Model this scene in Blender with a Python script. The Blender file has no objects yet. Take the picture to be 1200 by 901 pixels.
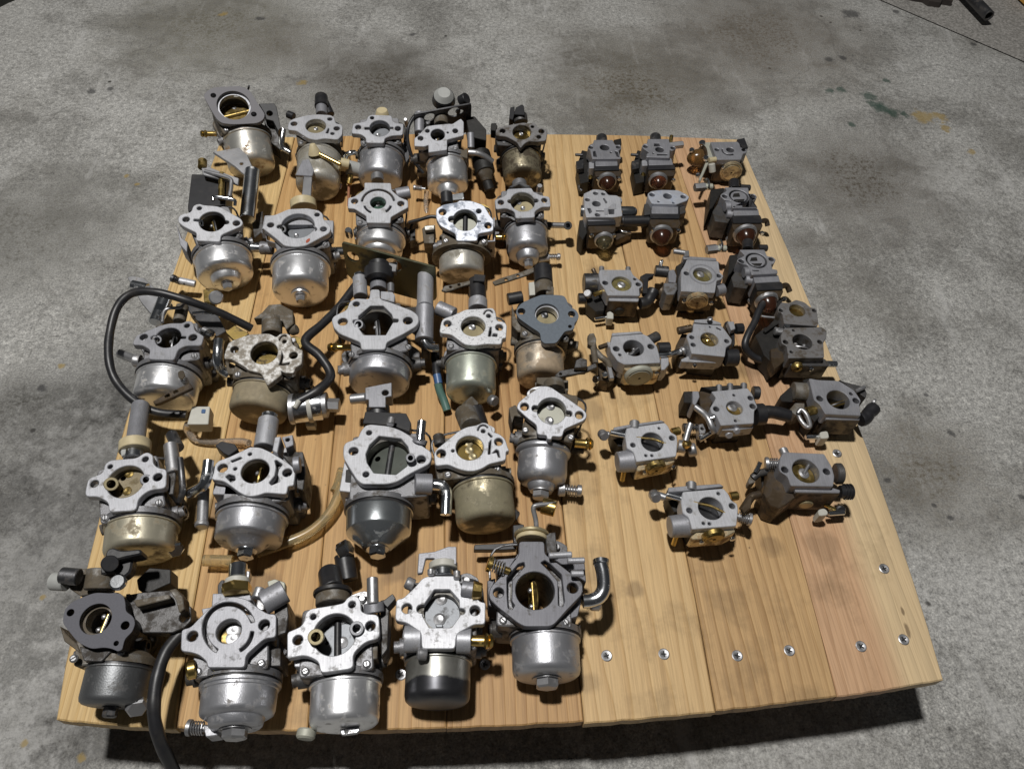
import bpy, bmesh, math, random
from mathutils import Vector, Matrix
from mathutils.geometry import tessellate_polygon
random.seed(7)
SC = bpy.context.scene
COL = SC.collection

# ------------------------------------------------------------------ camera
ZB = 0.082                      # top of the boards above the concrete, metres
FPX, PW, PH = 882.7473756683637, 1200.0, 901.0
CAM = Vector((0.2754720143727362, -0.12086441165243116, 0.5408789173975581 + ZB))
CROT = (Matrix.Rotation(-0.11388992441329505, 3, 'Z') @ Matrix.Rotation(0.6351088696786362, 3, 'X')
        @ Matrix.Rotation(0.07927788036281169, 3, 'Z'))
cd = bpy.data.cameras.new('camera')
cd.sensor_width = 36.0
cd.lens = FPX / PW * 36.0
cd.clip_start, cd.clip_end = 0.01, 50.0
cam = bpy.data.objects.new('camera', cd)
COL.objects.link(cam)
cam.matrix_world = Matrix.Translation(CAM) @ CROT.to_4x4()
SC.camera = cam

# ------------------------------------------------------------------ light of the garage
SC.view_settings.view_transform = 'Standard'
SC.view_settings.look = 'None'
SC.view_settings.gamma = 1.0
SC.view_settings.exposure = -0.26
wd = bpy.data.worlds.new('World')
SC.world = wd
wd.use_nodes = True
bg = wd.node_tree.nodes['Background']
bg.inputs[0].default_value = (0.90, 0.94, 1.0, 1)
bg.inputs[1].default_value = 0.04


def lamp(name, loc, target, size, watts, col):
    ld = bpy.data.lights.new(name, 'AREA')
    ld.shape = 'DISK'
    ld.size = size
    ld.energy = watts
    ld.color = col
    lo = bpy.data.objects.new(name, ld)
    COL.objects.link(lo)
    lo.location = loc
    d = Vector(target) - Vector(loc)
    lo.rotation_euler = d.to_track_quat('-Z', 'Y').to_euler()
    return lo


lamp('ceiling_lamp', (-0.06, 0.30, 2.35), (0.05, 0.40, 0.0), 0.15, 64.0, (1.0, 0.98, 0.95))


# ------------------------------------------------------------------ photo geometry
def ray(px, py):
    d = CROT @ Vector(((px - PW / 2) / FPX, -(py - PH / 2) / FPX, -1.0))
    return d


def W(px, py, h=0.0):
    """point of the photo at height h above the boards"""
    d = ray(px, py)
    s = (ZB + h - CAM.z) / d.z
    return CAM + d * s


def PIX(p):
    q = CROT.transposed() @ (Vector(p) - CAM)
    return (PW / 2 + FPX * q.x / -q.z, PH / 2 - FPX * q.y / -q.z)


_D = (807.8138696096634, 0.6320387237445888, (0.28500220712774305, -0.06864370511830609, 0.473675313137745),
      Matrix.Rotation(-0.11458657276416727, 3, 'Z') @ Matrix.Rotation(0.6231857214087206, 3, 'X')
      @ Matrix.Rotation(0.07321328528983988, 3, 'Z'), -0.14620608632066037)
BW, BH = 0.623, 0.632


def board(u, v):
    """boards are not perfectly straight: place u,v of the nominal square on the measured outline"""
    q = _D[3].transposed() @ (Vector((u * BW, v * BH, 0)) - Vector(_D[2]))
    a, b = q.x / -q.z, q.y / -q.z
    s = 1 + _D[4] * (a * a + b * b)
    return W(PW / 2 + _D[0] * a * s, PH / 2 - _D[0] * b * s)


# ------------------------------------------------------------------ meshes
def ccw(p):
    a = sum(p[i][0] * p[(i + 1) % len(p)][1] - p[(i + 1) % len(p)][0] * p[i][1] for i in range(len(p)))
    return list(p) if a > 0 else list(reversed(p))


def rnd(pts, r, n=3):
    """round the corners of a polygon"""
    out = []
    m = len(pts)
    for i in range(m):
        a, b, c = Vector(pts[i - 1][:2]), Vector(pts[i][:2]), Vector(pts[(i + 1) % m][:2])
        e, f = a - b, c - b
        le, lf = e.length, f.length
        if le < 1e-6 or lf < 1e-6:
            continue
        k = min(r, le * 0.45, lf * 0.45)
        p, q = b + e / le * k, b + f / lf * k
        for j in range(n + 1):
            t = j / n
            out.append(p * (1 - t) ** 2 + b * 2 * t * (1 - t) + q * t * t)
    return [(v.x, v.y) for v in out]


def circ(c, r, n=28, ry=None):
    return [(c[0] + r * math.cos(2 * math.pi * i / n), c[1] + (ry or r) * math.sin(2 * math.pi * i / n)) for i in range(n)]


def inset(p, d):
    """move every vertex of a ccw loop inwards by d"""
    out = []
    m = len(p)
    for i in range(m):
        a, b, c = Vector(p[i - 1]), Vector(p[i]), Vector(p[(i + 1) % m])
        e, f = (b - a), (c - b)
        if e.length < 1e-9 or f.length < 1e-9:
            out.append(tuple(b))
            continue
        e.normalize()
        f.normalize()
        n = Vector((-e.y - f.y, e.x + f.x))
        if n.length < 1e-6:
            out.append(tuple(b))
            continue
        n.normalize()
        k = max(0.5, n.dot(Vector((-f.y, f.x))))
        out.append(tuple(b + n * (d / k)))
    return out


class MB:
    def __init__(s):
        s.v, s.f = [], []

    def add(s, v, f):
        o = len(s.v)
        s.v += [Vector(x) for x in v]
        s.f += [tuple(i + o for i in g) for g in f]
        return s

    def prism(s, outer, zt, depth, holes=(), bev=0.0006, xf=None):
        loops = [ccw(outer)] + [list(reversed(ccw(h))) for h in holes]
        V, F, tops, bots = [], [], [], []
        for L in loops:
            m = len(L)
            o = len(V)
            I = inset(L, bev)
            V += [(x, y, zt) for x, y in I]
            V += [(x, y, zt - bev) for x, y in L]
            V += [(x, y, zt - depth) for x, y in L]
            for i in range(m):
                j = (i + 1) % m
                F.append((o + i, o + m + i, o + m + j, o + j))
                F.append((o + m + i, o + 2 * m + i, o + 2 * m + j, o + m + j))
            tops += [o + i for i in range(m)]
            bots += [o + 2 * m + i for i in range(m)]
        polys = []
        k = 0
        for L in loops:
            polys.append([Vector((V[tops[k + i]][0], V[tops[k + i]][1], 0)) for i in range(len(L))])
            k += len(L)
        for t in tessellate_polygon(polys):
            F.append(tuple(tops[i] for i in t))
            F.append(tuple(bots[i] for i in reversed(t)))
        if xf is not None:
            V = [xf @ Vector(p) for p in V]
        return s.add(V, F)

    def lathe(s, prof, a, axis, seg=28, sq=None):
        """prof: (t metres along the axis, radius)"""
        a = Vector(a)
        n = Vector(axis).normalized()
        u = n.orthogonal().normalized() if abs(n.z) > 0.99 else n.cross(Vector((0, 0, 1))).normalized()
        w = n.cross(u)
        V, F = [], []
        rings = []
        for t, r in prof:
            if r < 1e-6:
                V.append(a + n * t)
                rings.append([len(V) - 1])
            else:
                rings.append(list(range(len(V), len(V) + seg)))
                for i in range(seg):
                    g = 2 * math.pi * (i + .5) / seg
                    V.append(a + n * t + (u * math.cos(g) + w * math.sin(g)) * r)
        for A, B in zip(rings, rings[1:]):
            for i in range(seg):
                j = (i + 1) % seg
                if len(A) == 1 and len(B) == 1:
                    continue
                if len(A) == 1:
                    F.append((A[0], B[i], B[j]))
                elif len(B) == 1:
                    F.append((A[i], B[0], A[j]))
                else:
                    F.append((A[i], B[i], B[j], A[j]))
        return s.add(V, F)

    def cyl(s, p, q, r, r2=None, seg=20, bev=0.0005):
        p, q = Vector(p), Vector(q)
        L = (q - p).length
        r2 = r if r2 is None else r2
        b = min(bev, L * .3, r * .4)
        return s.lathe([(0, 0), (0, r - b), (b, r), (L - b, r2), (L, r2 - b), (L, 0)], p, q - p, seg)

    def pipe(s, p, q, r, ri, seg=24, bev=0.0004):
        p, q = Vector(p), Vector(q)
        L = (q - p).length
        return s.lathe([(L * .6, 0), (L * .6, ri), (0, ri), (0, r - bev), (bev, r), (L - bev, r), (L, r - bev), (L, 0)], p, q - p, seg)

    def tube(s, pts, r, seg=8, smooth=6, wob=0.0):
        P = [Vector(p) for p in pts]
        if smooth and len(P) > 2:
            E = [P[0] * 2 - P[1]] + P + [P[-1] * 2 - P[-2]]
            Q = []
            for i in range(1, len(E) - 2):
                a, b, c, d = E[i - 1:i + 3]
                for j in range(smooth):
                    t = j / smooth
                    Q.append(.5 * (2 * b + (c - a) * t + (2 * a - 5 * b + 4 * c - d) * t * t + (3 * b - a - 3 * c + d) * t ** 3))
            P = Q + [P[-1]]
        V, F = [], []
        tn = (P[1] - P[0]).normalized()
        u = tn.orthogonal().normalized()
        for i, p in enumerate(P):
            t = (P[min(i + 1, len(P) - 1)] - P[max(i - 1, 0)]).normalized()
            u = (u - t * u.dot(t)).normalized()
            w = t.cross(u)
            for k in range(seg):
                g = 2 * math.pi * k / seg
                V.append(p + (u * math.cos(g) + w * math.sin(g)) * r * (1 + wob * (math.sin(i * .9) + .7 * math.sin(i * .37 + 1))))
            if i:
                o = (i - 1) * seg
                for k in range(seg):
                    l = (k + 1) % seg
                    F.append((o + k, o + seg + k, o + seg + l, o + l))
        F.append(tuple(range(seg)))
        F.append(tuple(reversed(range(len(V) - seg, len(V)))))
        return s.add(V, F)

    def spring(s, p, q, r, wire=0.0004, turns=6):
        p, q = Vector(p), Vector(q)
        n = (q - p).normalized()
        u = n.orthogonal().normalized()
        w = n.cross(u)
        N = turns * 9
        pts = [p + (q - p) * (i / N) + (u * math.cos(i * 2 * math.pi / 9) + w * math.sin(i * 2 * math.pi / 9)) * r for i in range(N + 1)]
        return s.tube(pts, wire, 5, 0)

    def hexn(s, p, axis, r, L, washer=True):
        n = Vector(axis).normalized()
        if washer:
            s.lathe([(0, 0), (0, r * 1.25), (.0008, r * 1.25), (.0008, 0)], p, n, 20)
            p = Vector(p) + n * .0008
        return s.lathe([(0, 0), (0, r), (L * .8, r), (L, r * .82), (L, 0)], p, n, 6)

    def box(s, c, sz, rz=0.0, bev=0.0006):
        x, y = sz[0] / 2, sz[1] / 2
        m = Matrix.Translation(Vector(c)) @ Matrix.Rotation(rz, 4, 'Z')
        return s.prism([(-x, -y), (x, -y), (x, y), (-x, y)], sz[2] / 2, sz[2], (), bev, m)

    def obj(s, name, mat, parent=None, sharp=32):
        me = bpy.data.meshes.new(name)
        me.from_pydata([tuple(v) for v in s.v], [], s.f)
        bm = bmesh.new()
        bm.from_mesh(me)
        bmesh.ops.recalc_face_normals(bm, faces=bm.faces)
        bm.to_mesh(me)
        bm.free()
        for p in me.polygons:
            p.use_smooth = True
        me.set_sharp_from_angle(angle=math.radians(sharp))
        me.materials.append(mat)
        o = bpy.data.objects.new(name, me)
        COL.objects.link(o)
        if parent is not None:
            o.parent = parent
        return o


def tag(o, label=None, cat=None, group=None, kind=None):
    for k, v in (('label', label), ('category', cat), ('group', group), ('kind', kind)):
        if v:
            o[k] = v
    return o


# ------------------------------------------------------------------ materials
def nt(name):
    m = bpy.data.materials.new(name)
    m.use_nodes = True
    t = m.node_tree
    b = t.nodes['Principled BSDF']

    def N(kind, **kw):
        n = t.nodes.new(kind)
        for k, v in kw.items():
            if isinstance(k, str) and hasattr(n, k):
                setattr(n, k, v)
        return n

    def K(a, c):
        t.links.new(a, c)
    return m, t, b, N, K


def ramp(N, stops, interp='LINEAR'):
    r = N('ShaderNodeValToRGB')
    e = r.color_ramp
    e.interpolation = interp
    while len(e.elements) < len(stops):
        e.elements.new(0.5)
    for el, (p, c) in zip(e.elements, stops):
        el.position = p
        el.color = c if len(c) == 4 else (*c, 1)
    return r


def coords(N, K, scale=(1, 1, 1)):
    tc = N('ShaderNodeTexCoord')
    oi = N('ShaderNodeObjectInfo')
    mu = N('ShaderNodeMath', operation='MULTIPLY')
    mu.inputs[1].default_value = 7.3
    K(oi.outputs['Random'], mu.inputs[0])
    mp = N('ShaderNodeMapping')
    mp.inputs['Scale'].default_value = scale
    K(tc.outputs['Object'], mp.inputs['Vector'])
    K(mu.outputs[0], mp.inputs['Location'])
    return mp.outputs[0]


def noise(N, K, vec, scale, detail=4, rough=.55):
    n = N('ShaderNodeTexNoise')
    n.inputs['Scale'].default_value = scale
    n.inputs['Detail'].default_value = detail
    n.inputs['Roughness'].default_value = rough
    K(vec, n.inputs['Vector'])
    return n.outputs['Fac']


def mixc(N, K, fac, a, b):
    m = N('ShaderNodeMix', data_type='RGBA')
    if isinstance(fac, float):
        m.inputs[0].default_value = fac
    else:
        K(fac, m.inputs[0])
    for s, x in ((6, a), (7, b)):
        if isinstance(x, tuple):
            m.inputs[s].default_value = (*x, 1)
        else:
            K(x, m.inputs[s])
    return m.outputs[2]


def metal(name, col, rough=.35, met=1.0, dirt=0.0, dcol=(.10, .075, .045), dscale=90., var=.18, bump=.25, grain=900., scratch=False):
    """metal with uneven tone, casting grain and patches of grime"""
    m, t, b, N, K = nt(name)
    v = coords(N, K)
    n1 = noise(N, K, v, 60., 5)
    lo = tuple(c * (1 - var) for c in col)
    hi = tuple(min(1, c * (1 + var)) for c in col)
    base = mixc(N, K, n1, lo, hi)
    g = noise(N, K, v, grain, 3)
    rr = N('ShaderNodeMapRange')
    rr.inputs[3].default_value = rough * .75
    rr.inputs[4].default_value = rough * 1.3
    K(n1, rr.inputs[0])
    ro = rr.outputs[0]
    if scratch:
        v2 = coords(N, K, (1, .06, 1))
        sc = noise(N, K, v2, 1500., 2)
        r2 = ramp(N, [(.42, (.75, .75, .75)), (.6, (1, 1, 1))])
        K(sc, r2.inputs[0])
        mm = N('ShaderNodeMix', data_type='RGBA', blend_type='MULTIPLY')
        mm.inputs[0].default_value = .55
        K(base, mm.inputs[6])
        K(r2.outputs[0], mm.inputs[7])
        base = mm.outputs[2]
    if dirt > 0:
        d = noise(N, K, v, dscale, 7, .68)
        c0 = .66 - dirt * .42
        r = ramp(N, [(c0, (0, 0, 0)), (c0 + .13, (1, 1, 1))])
        K(d, r.inputs[0])
        d2 = noise(N, K, v, dscale * 4, 3)
        dc = mixc(N, K, d2, tuple(c * .6 for c in dcol), tuple(c * 1.5 for c in dcol))
        base = mixc(N, K, r.outputs[0], base, dc)
        mr = N('ShaderNodeMapRange')
        mr.inputs[3].default_value = met
        mr.inputs[4].default_value = .05
        K(r.outputs[0], mr.inputs[0])
        K(mr.outputs[0], b.inputs['Metallic'])
        m2 = N('ShaderNodeMix', data_type='FLOAT')
        K(r.outputs[0], m2.inputs[0])
        K(ro, m2.inputs[2])
        m2.inputs[3].default_value = .75
        ro = m2.outputs[0]
    else:
        b.inputs['Metallic'].default_value = met
    K(base, b.inputs['Base Color'])
    K(ro, b.inputs['Roughness'])
    if bump:
        bp = N('ShaderNodeBump')
        bp.inputs['Strength'].default_value = bump
        bp.inputs['Distance'].default_value = .0004
        K(g, bp.inputs['Height'])
        K(bp.outputs[0], b.inputs['Normal'])
    return m


def plain(name, col, rough=.5, var=.25, bump=.2, scale=250., spec=.5, dust=0.0):
    m, t, b, N, K = nt(name)
    v = coords(N, K)
    n1 = noise(N, K, v, scale, 4)
    base = mixc(N, K, n1, tuple(c * (1 - var) for c in col), tuple(min(1, c * (1 + var)) for c in col))
    if dust:
        d = noise(N, K, v, 70., 6, .65)
        r = ramp(N, [(.5, (0, 0, 0)), (.75, (dust, dust, dust))])
        K(d, r.inputs[0])
        base = mixc(N, K, r.outputs[0], base, (.22, .19, .15))
    K(base, b.inputs['Base Color'])
    b.inputs['Roughness'].default_value = rough
    b.inputs['Specular IOR Level'].default_value = spec
    if bump:
        bp = N('ShaderNodeBump')
        bp.inputs['Strength'].default_value = bump
        bp.inputs['Distance'].default_value = .0004
        K(n1, bp.inputs['Height'])
        K(bp.outputs[0], b.inputs['Normal'])
    return m


def clear(name, col, rough=.12, trans=.85):
    m, t, b, N, K = nt(name)
    v = coords(N, K)
    n1 = noise(N, K, v, 120., 4)
    K(mixc(N, K, n1, tuple(c * .7 for c in col), col), b.inputs['Base Color'])
    b.inputs['Roughness'].default_value = rough
    b.inputs['Transmission Weight'].default_value = trans
    b.inputs['IOR'].default_value = 1.4
    return m


M = dict(
    face=metal('machined_aluminium', (.42, .425, .45), .50, .5, .26, (.20, .19, .18), 150., .18, .2, 1400., True),
    bright=metal('bright_machined_aluminium', (.50, .505, .53), .50, .42, .26, (.27, .265, .26), 170., .16, .2, 1400., True),
    facedull=metal('dull_grey_aluminium', (.31, .312, .335), .50, .52, .22, (.14, .135, .13), 140., .16, .25, 1400., True),
    facegrey=metal('dark_grey_aluminium', (.15, .15, .165), .50, .55, .20, (.09, .085, .08), 150., .12, .2, 1400., True),
    facedark=metal('grimy_dark_aluminium', (.19, .185, .185), .55, .5, .40, (.06, .048, .035), 130., .2, .35),
    speck=metal('black_specked_aluminium', (.60, .605, .62), .48, .45, .28, (.05, .048, .046), 480., .12, .2),
    mott=metal('mottled_blue_grey_aluminium', (.50, .52, .57), .48, .5, .38, (.22, .25, .31), 120., .15, .15),
    facerust=metal('corroded_pale_aluminium', (.50, .49, .47), .5, .4, .55, (.22, .195, .16), 190., .2, .35),
    cast=metal('cast_aluminium', (.22, .22, .23), .48, .6, .38, (.06, .05, .04), 110., .2, .45, 1300.),  # three cast tones lowered: oily grime plus shade under flanges put into colour
    castdark=metal('dark_cast_aluminium', (.09, .088, .088), .48, .6, .45, (.028, .022, .016), 110., .3, .45, 1300.),
    castdirty=metal('mud_stained_shaded_casting', (.20, .188, .17), .55, .4, .66, (.085, .068, .046), 100., .25, .5),
    zinc=metal('bright_zinc_bowl', (.70, .705, .72), .33, .82, .22, (.30, .28, .25), 130., .16, .14, 1100.),
    zincgreen=metal('greenish_zinc_bowl', (.46, .49, .42), .36, .7, .26, (.19, .18, .13), 110., .15, .12),
    zincyellow=metal('yellowed_zinc_bowl', (.50, .465, .36), .38, .65, .35, (.20, .165, .11), 70., .18, .14),
    zincdull=metal('dull_grey_bowl', (.43, .435, .46), .38, .75, .26, (.18, .17, .16), 120., .18, .25, 1100.),
    zincdark=metal('dark_grey_bowl', (.16, .165, .17), .42, .8, .25, (.06, .055, .05), 80., .2, .3),
    chrome=metal('chromed_steel', (.68, .70, .72), .20, 1.0, .12, (.2, .18, .15), 110., .08, .06),
    tarn=metal('tarnished_bowl', (.50, .49, .45), .35, .7, .36, (.22, .15, .09), 65., .2, .14),
    mud=metal('mud_caked_bowl', (.42, .38, .28), .38, .9, .80, (.24, .20, .13), 50., .25, .35),
    mudgrey=metal('dirty_spotted_bowl', (.48, .465, .42), .4, .6, .48, (.20, .185, .15), 70., .22, .25),
    moss=metal('green_mud_bowl', (.45, .40, .28), .36, .9, .68, (.19, .17, .11), 45., .3, .3),
    oily=metal('oil_blackened_bowl', (.33, .29, .20), .34, .9, .66, (.045, .033, .018), 55., .3, .25),
    tan=metal('tan_crusted_bowl', (.48, .42, .34), .36, .8, .66, (.30, .23, .155), 45., .22, .25),
    brass=metal('brass', (.64, .46, .16), .28, 1.0, .18, (.14, .09, .03), 160., .2, .1),
    brassd=metal('dark_brass', (.36, .26, .09), .36, 1.0, .40, (.08, .055, .02), 150., .25, .15),
    brasspale=metal('pale_brass', (.42, .36, .22), .45, .65, .24, (.22, .17, .09), 130., .18, .12),
    cream=metal('pale_plated_steel', (.38, .38, .32), .55, .3, .20, (.26, .24, .18), 120., .12, .1),
    steel=metal('steel', (.42, .42, .43), .42, .85, .24, (.12, .10, .085), 140., .15, .14),
    dsteel=metal('dark_steel', (.13, .13, .135), .4, .9, .3, (.05, .04, .03), 140., .25, .2),
    greenp=metal('green_tinted_plate', (.16, .30, .22), .32, .9, .2, (.06, .09, .07), 150., .25, .1),
    olive=metal('olive_brass', (.42, .36, .15), .38, .95, .25, (.17, .13, .05), 150., .2, .1),
    plateg=metal('grey_plated_disc', (.21, .22, .235), .48, .6, .22, (.11, .11, .11), 140., .16, .12),
    plated=metal('dark_green_grey_disc', (.10, .11, .095), .45, .6, .25, (.05, .05, .04), 120., .2, .12),
    gasket=plain('grey_fibre_gasket', (.115, .115, .13), .85, .18, .5, 900., .3),
    gasketl=plain('pale_grey_fibre_gasket', (.185, .18, .19), .85, .14, .5, 900., .3),
    rubber=plain('black_rubber', (.016, .016, .018), .42, .35, .2, 300., .5, .10),
    black=plain('black_plastic', (.018, .018, .02), .42, .35, .15, 200., .5, .10),
    soot=plain('sooty_black', (.013, .012, .011), .55, .5, .6, 400., .4, .05),
    white=plain('white_plastic', (.46, .45, .40), .45, .15, .08, 200., .5, .25),
    chromebowl=metal('plated_steel_bowl', (.50, .53, .545), .24, .92, .12, (.20, .19, .17), 90., .10, .06),
    tanp=plain('tan_plastic', (.52, .44, .27), .45, .15, .08, 150., .5, .5),
    greyp=plain('grey_plastic', (.34, .345, .33), .5, .2, .1, 150.),
    bluep=plain('blue_sleeve', (.045, .10, .22), .4, .2, .05),
    greenv=plain('green_sleeve', (.075, .15, .125), .4, .2, .05),
    copper=plain('copper_coloured_tube', (.42, .20, .12), .35, .25, .05),
    amber=clear('amber_primer_bulb', (.60, .36, .14), .18, .85),
    redamber=clear('dark_red_primer_bulb', (.26, .10, .055), .22, .85),
    clearp=clear('clear_yellowed_bulb', (.80, .74, .45), .06, .95),
    bore=metal('dark_bore', (.12, .115, .105), .45, .8, .3, (.05, .04, .025), 120., .2, .15),
    hose=clear('amber_fuel_hose', (.74, .60, .34), .2, .7),
    hosec=clear('clear_fuel_hose', (.80, .70, .58), .2, .75),
    grease=metal('brown_varnished_steel', (.075, .052, .03), .36, .5, .5, (.028, .018, .01), 110., .3, .3),
    scale=metal('varnished_cover', (.55, .46, .30), .36, .8, .45, (.20, .12, .05), 110., .2, .2),
)

# ------------------------------------------------------------------ the setting
def concrete():
    m, t, b, N, K = nt('worn_concrete')
    tc = N('ShaderNodeTexCoord')
    v = tc.outputs['Object']
    big = noise(N, K, v, 3.1, 8, .66)
    mid = noise(N, K, v, 7., 12, .74)
    fine = noise(N, K, v, 170., 7, .8)
    grit = noise(N, K, v, 520., 3, .75)
    c1 = ramp(N, [(.30, (.155, .15, .138)), (.42, (.245, .24, .226)), (.47, (.285, .28, .265)), (.50, (.335, .33, .314)), (.60, (.375, .37, .353)), (.75, (.47, .465, .445))])
    K(mid, c1.inputs[0])
    # aggregate grain
    c2 = ramp(N, [(.34, (.12, .12, .12)), (.47, (.85, .85, .85)), (.53, (1.1, 1.1, 1.1)), (.66, (1.9, 1.9, 1.88))])
    K(fine, c2.inputs[0])
    mu = N('ShaderNodeMix', data_type='RGBA', blend_type='MULTIPLY')
    mu.inputs[0].default_value = .62
    K(c1.outputs[0], mu.inputs[6])
    K(c2.outputs[0], mu.inputs[7])
    c3 = ramp(N, [(.36, (.35, .35, .35)), (.5, (1, 1, 1)), (.66, (1.8, 1.8, 1.75))])
    K(grit, c3.inputs[0])
    m3 = N('ShaderNodeMix', data_type='RGBA', blend_type='MULTIPLY')
    m3.inputs[0].default_value = .55
    K(mu.outputs[2], m3.inputs[6])
    K(c3.outputs[0], m3.inputs[7])
    base = m3.outputs[2]
    # grubby brown areas
    r = ramp(N, [(.52, (0, 0, 0)), (.60, (.25, .25, .25)), (.74, (.6, .6, .6))])
    K(big, r.inputs[0])
    base = mixc(N, K, r.outputs[0], base, (.15, .14, .12))
    # pale trowel scratches in two directions
    for rot, sx, thr in ((.5, 30., .60), (-.75, 24., .61), (1.3, 45., .63)):
        mp = N('ShaderNodeMapping')
        mp.inputs['Rotation'].default_value = (0, 0, rot)
        mp.inputs['Scale'].default_value = (1, .22, 1)
        K(v, mp.inputs['Vector'])
        s = noise(N, K, mp.outputs[0], sx, 5, .7)
        rr = ramp(N, [(thr, (0, 0, 0)), (thr + .08, (.42, .42, .42))])
        K(s, rr.inputs[0])
        base = mixc(N, K, rr.outputs[0], base, (.52, .515, .50))
    # hairline cracks
    wn = N('ShaderNodeTexNoise')
    wn.inputs['Scale'].default_value = 6.
    wn.inputs['Detail'].default_value = 7
    K(v, wn.inputs['Vector'])
    vm = N('ShaderNodeVectorMath', operation='MULTIPLY_ADD')
    K(wn.outputs['Color'], vm.inputs[0])
    vm.inputs[1].default_value = (.25, .25, 0)
    K(v, vm.inputs[2])
    vc = N('ShaderNodeTexVoronoi', feature='DISTANCE_TO_EDGE')
    vc.inputs['Scale'].default_value = 1.7
    K(vm.outputs[0], vc.inputs['Vector'])
    rr = ramp(N, [(.0018, (.28, .28, .28)), (.005, (0, 0, 0))])
    K(vc.outputs['Distance'], rr.inputs[0])
    base = mixc(N, K, rr.outputs[0], base, (.07, .065, .06))
    # dark pits
    vo = N('ShaderNodeTexVoronoi')
    vo.inputs['Scale'].default_value = 26.
    K(v, vo.inputs['Vector'])
    rr = ramp(N, [(.045, (1, 1, 1)), (.085, (0, 0, 0))])
    K(vo.outputs['Distance'], rr.inputs[0])
    gate = ramp(N, [(.55, (0, 0, 0)), (.6, (1, 1, 1))])
    K(noise(N, K, v, 13., 2), gate.inputs[0])
    mm = N('ShaderNodeMath', operation='MULTIPLY')
    K(rr.outputs[0], mm.inputs[0])
    K(gate.outputs[0], mm.inputs[1])
    base = mixc(N, K, mm.outputs[0], base, (.05, .048, .045))

    def spot(base, px, py, rad, soft, col, amt, warp, nsc):
        c = W(px, py, -ZB)
        wn = N('ShaderNodeTexNoise')
        wn.inputs['Scale'].default_value = nsc
        wn.inputs['Detail'].default_value = 6
        wn.inputs['Roughness'].default_value = .7
        K(v, wn.inputs['Vector'])
        vm = N('ShaderNodeVectorMath', operation='MULTIPLY_ADD')
        K(wn.outputs['Color'], vm.inputs[0])
        vm.inputs[1].default_value = (warp, warp, 0)
        K(v, vm.inputs[2])
        ds = N('ShaderNodeVectorMath', operation='DISTANCE')
        K(vm.outputs[0], ds.inputs[0])
        ds.inputs[1].default_value = (c.x + warp * .5, c.y + warp * .5, 0)
        mr = N('ShaderNodeMapRange')
        mr.inputs[1].default_value = rad
        mr.inputs[2].default_value = rad * (1 - soft)
        mr.inputs[3].default_value = 0
        mr.inputs[4].default_value = amt
        K(ds.outputs['Value'], mr.inputs[0])
        fac = mr.outputs[0]
        if soft > .7:                                  # broken up by the rough surface
            bk = ramp(N, [(.36, (.12, .12, .12)), (.52, (.8, .8, .8)), (.64, (1.25, 1.25, 1.25))])
            K(fine, bk.inputs[0])
            mq = N('ShaderNodeMath', operation='MULTIPLY', use_clamp=True)
            K(fac, mq.inputs[0])
            K(bk.outputs[0], mq.inputs[1])
            fac = mq.outputs[0]
        return mixc(N, K, fac, base, col)
    for a in ((440, 100, .17, .85, (.06, .05, .036), .95, .16, 22.), (322, 52, .10, .9, (.085, .07, .05), .7, .08, 12.),
              (740, 105, .19, .85, (.09, .075, .05), .95, .15, 22.), (672, 72, .06, .9, (.07, .06, .045), .7, .05, 14.),
              (890, 40, .24, .85, (.12, .10, .075), .95, .2, 22.), (1010, 210, .16, .85, (.085, .072, .055), .95, .15, 22.),
              (855, 125, .05, .9, (.06, .05, .04), .7, .05, 14.), (935, 285, .05, .9, (.085, .075, .06), .7, .04, 14.),
              (250, 30, .2, .85, (.13, .12, .09), .95, .2, 22.), (130, 470, .12, .9, (.05, .05, .048), .8, .14, 11.),
              (70, 600, .16, .85, (.055, .052, .048), .95, .2, 22.), (20, 470, .05, .8, (.05, .047, .04), .8, .06, 14.),
              (1090, 560, .10, .85, (.12, .105, .08), .95, .12, 22.), (30, 270, .16, .85, (.13, .125, .11), .95, .2, 22.),
              (300, 340, .10, .85, (.10, .095, .085), .95, .1, 22.), (80, 840, .09, .85, (.07, .066, .06), .95, .12, 22.)):
        base = spot(base, *a)
    for px, py, rad, amt in ((100, 540, .07, .5), (25, 660, .07, .5), (60, 790, .07, .55), (120, 640, .05, .5), (20, 880, .07, .5), (330, 898, .07, .5), (930, 880, .10, .35),
                             (1150, 690, .12, .3), (640, 60, .07, .4), (1120, 215, .07, .4)):
        base = spot(base, px, py, rad, .9, (.52, .515, .50), amt, .30, 60.)
    for px, py, rad, amt in ((150, 560, .06, .6), (90, 620, .06, .6), (30, 580, .05, .6), (110, 700, .05, .6), (30, 760, .04, .6), (90, 880, .04, .6), (140, 440, .05, .5)):
        base = spot(base, px, py, rad, .9, (.05, .049, .046), amt, .24, 60.)
    gr, ye, dk = (.015, .05, .034), (.30, .21, .06), (.03, .03, .032)
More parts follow.
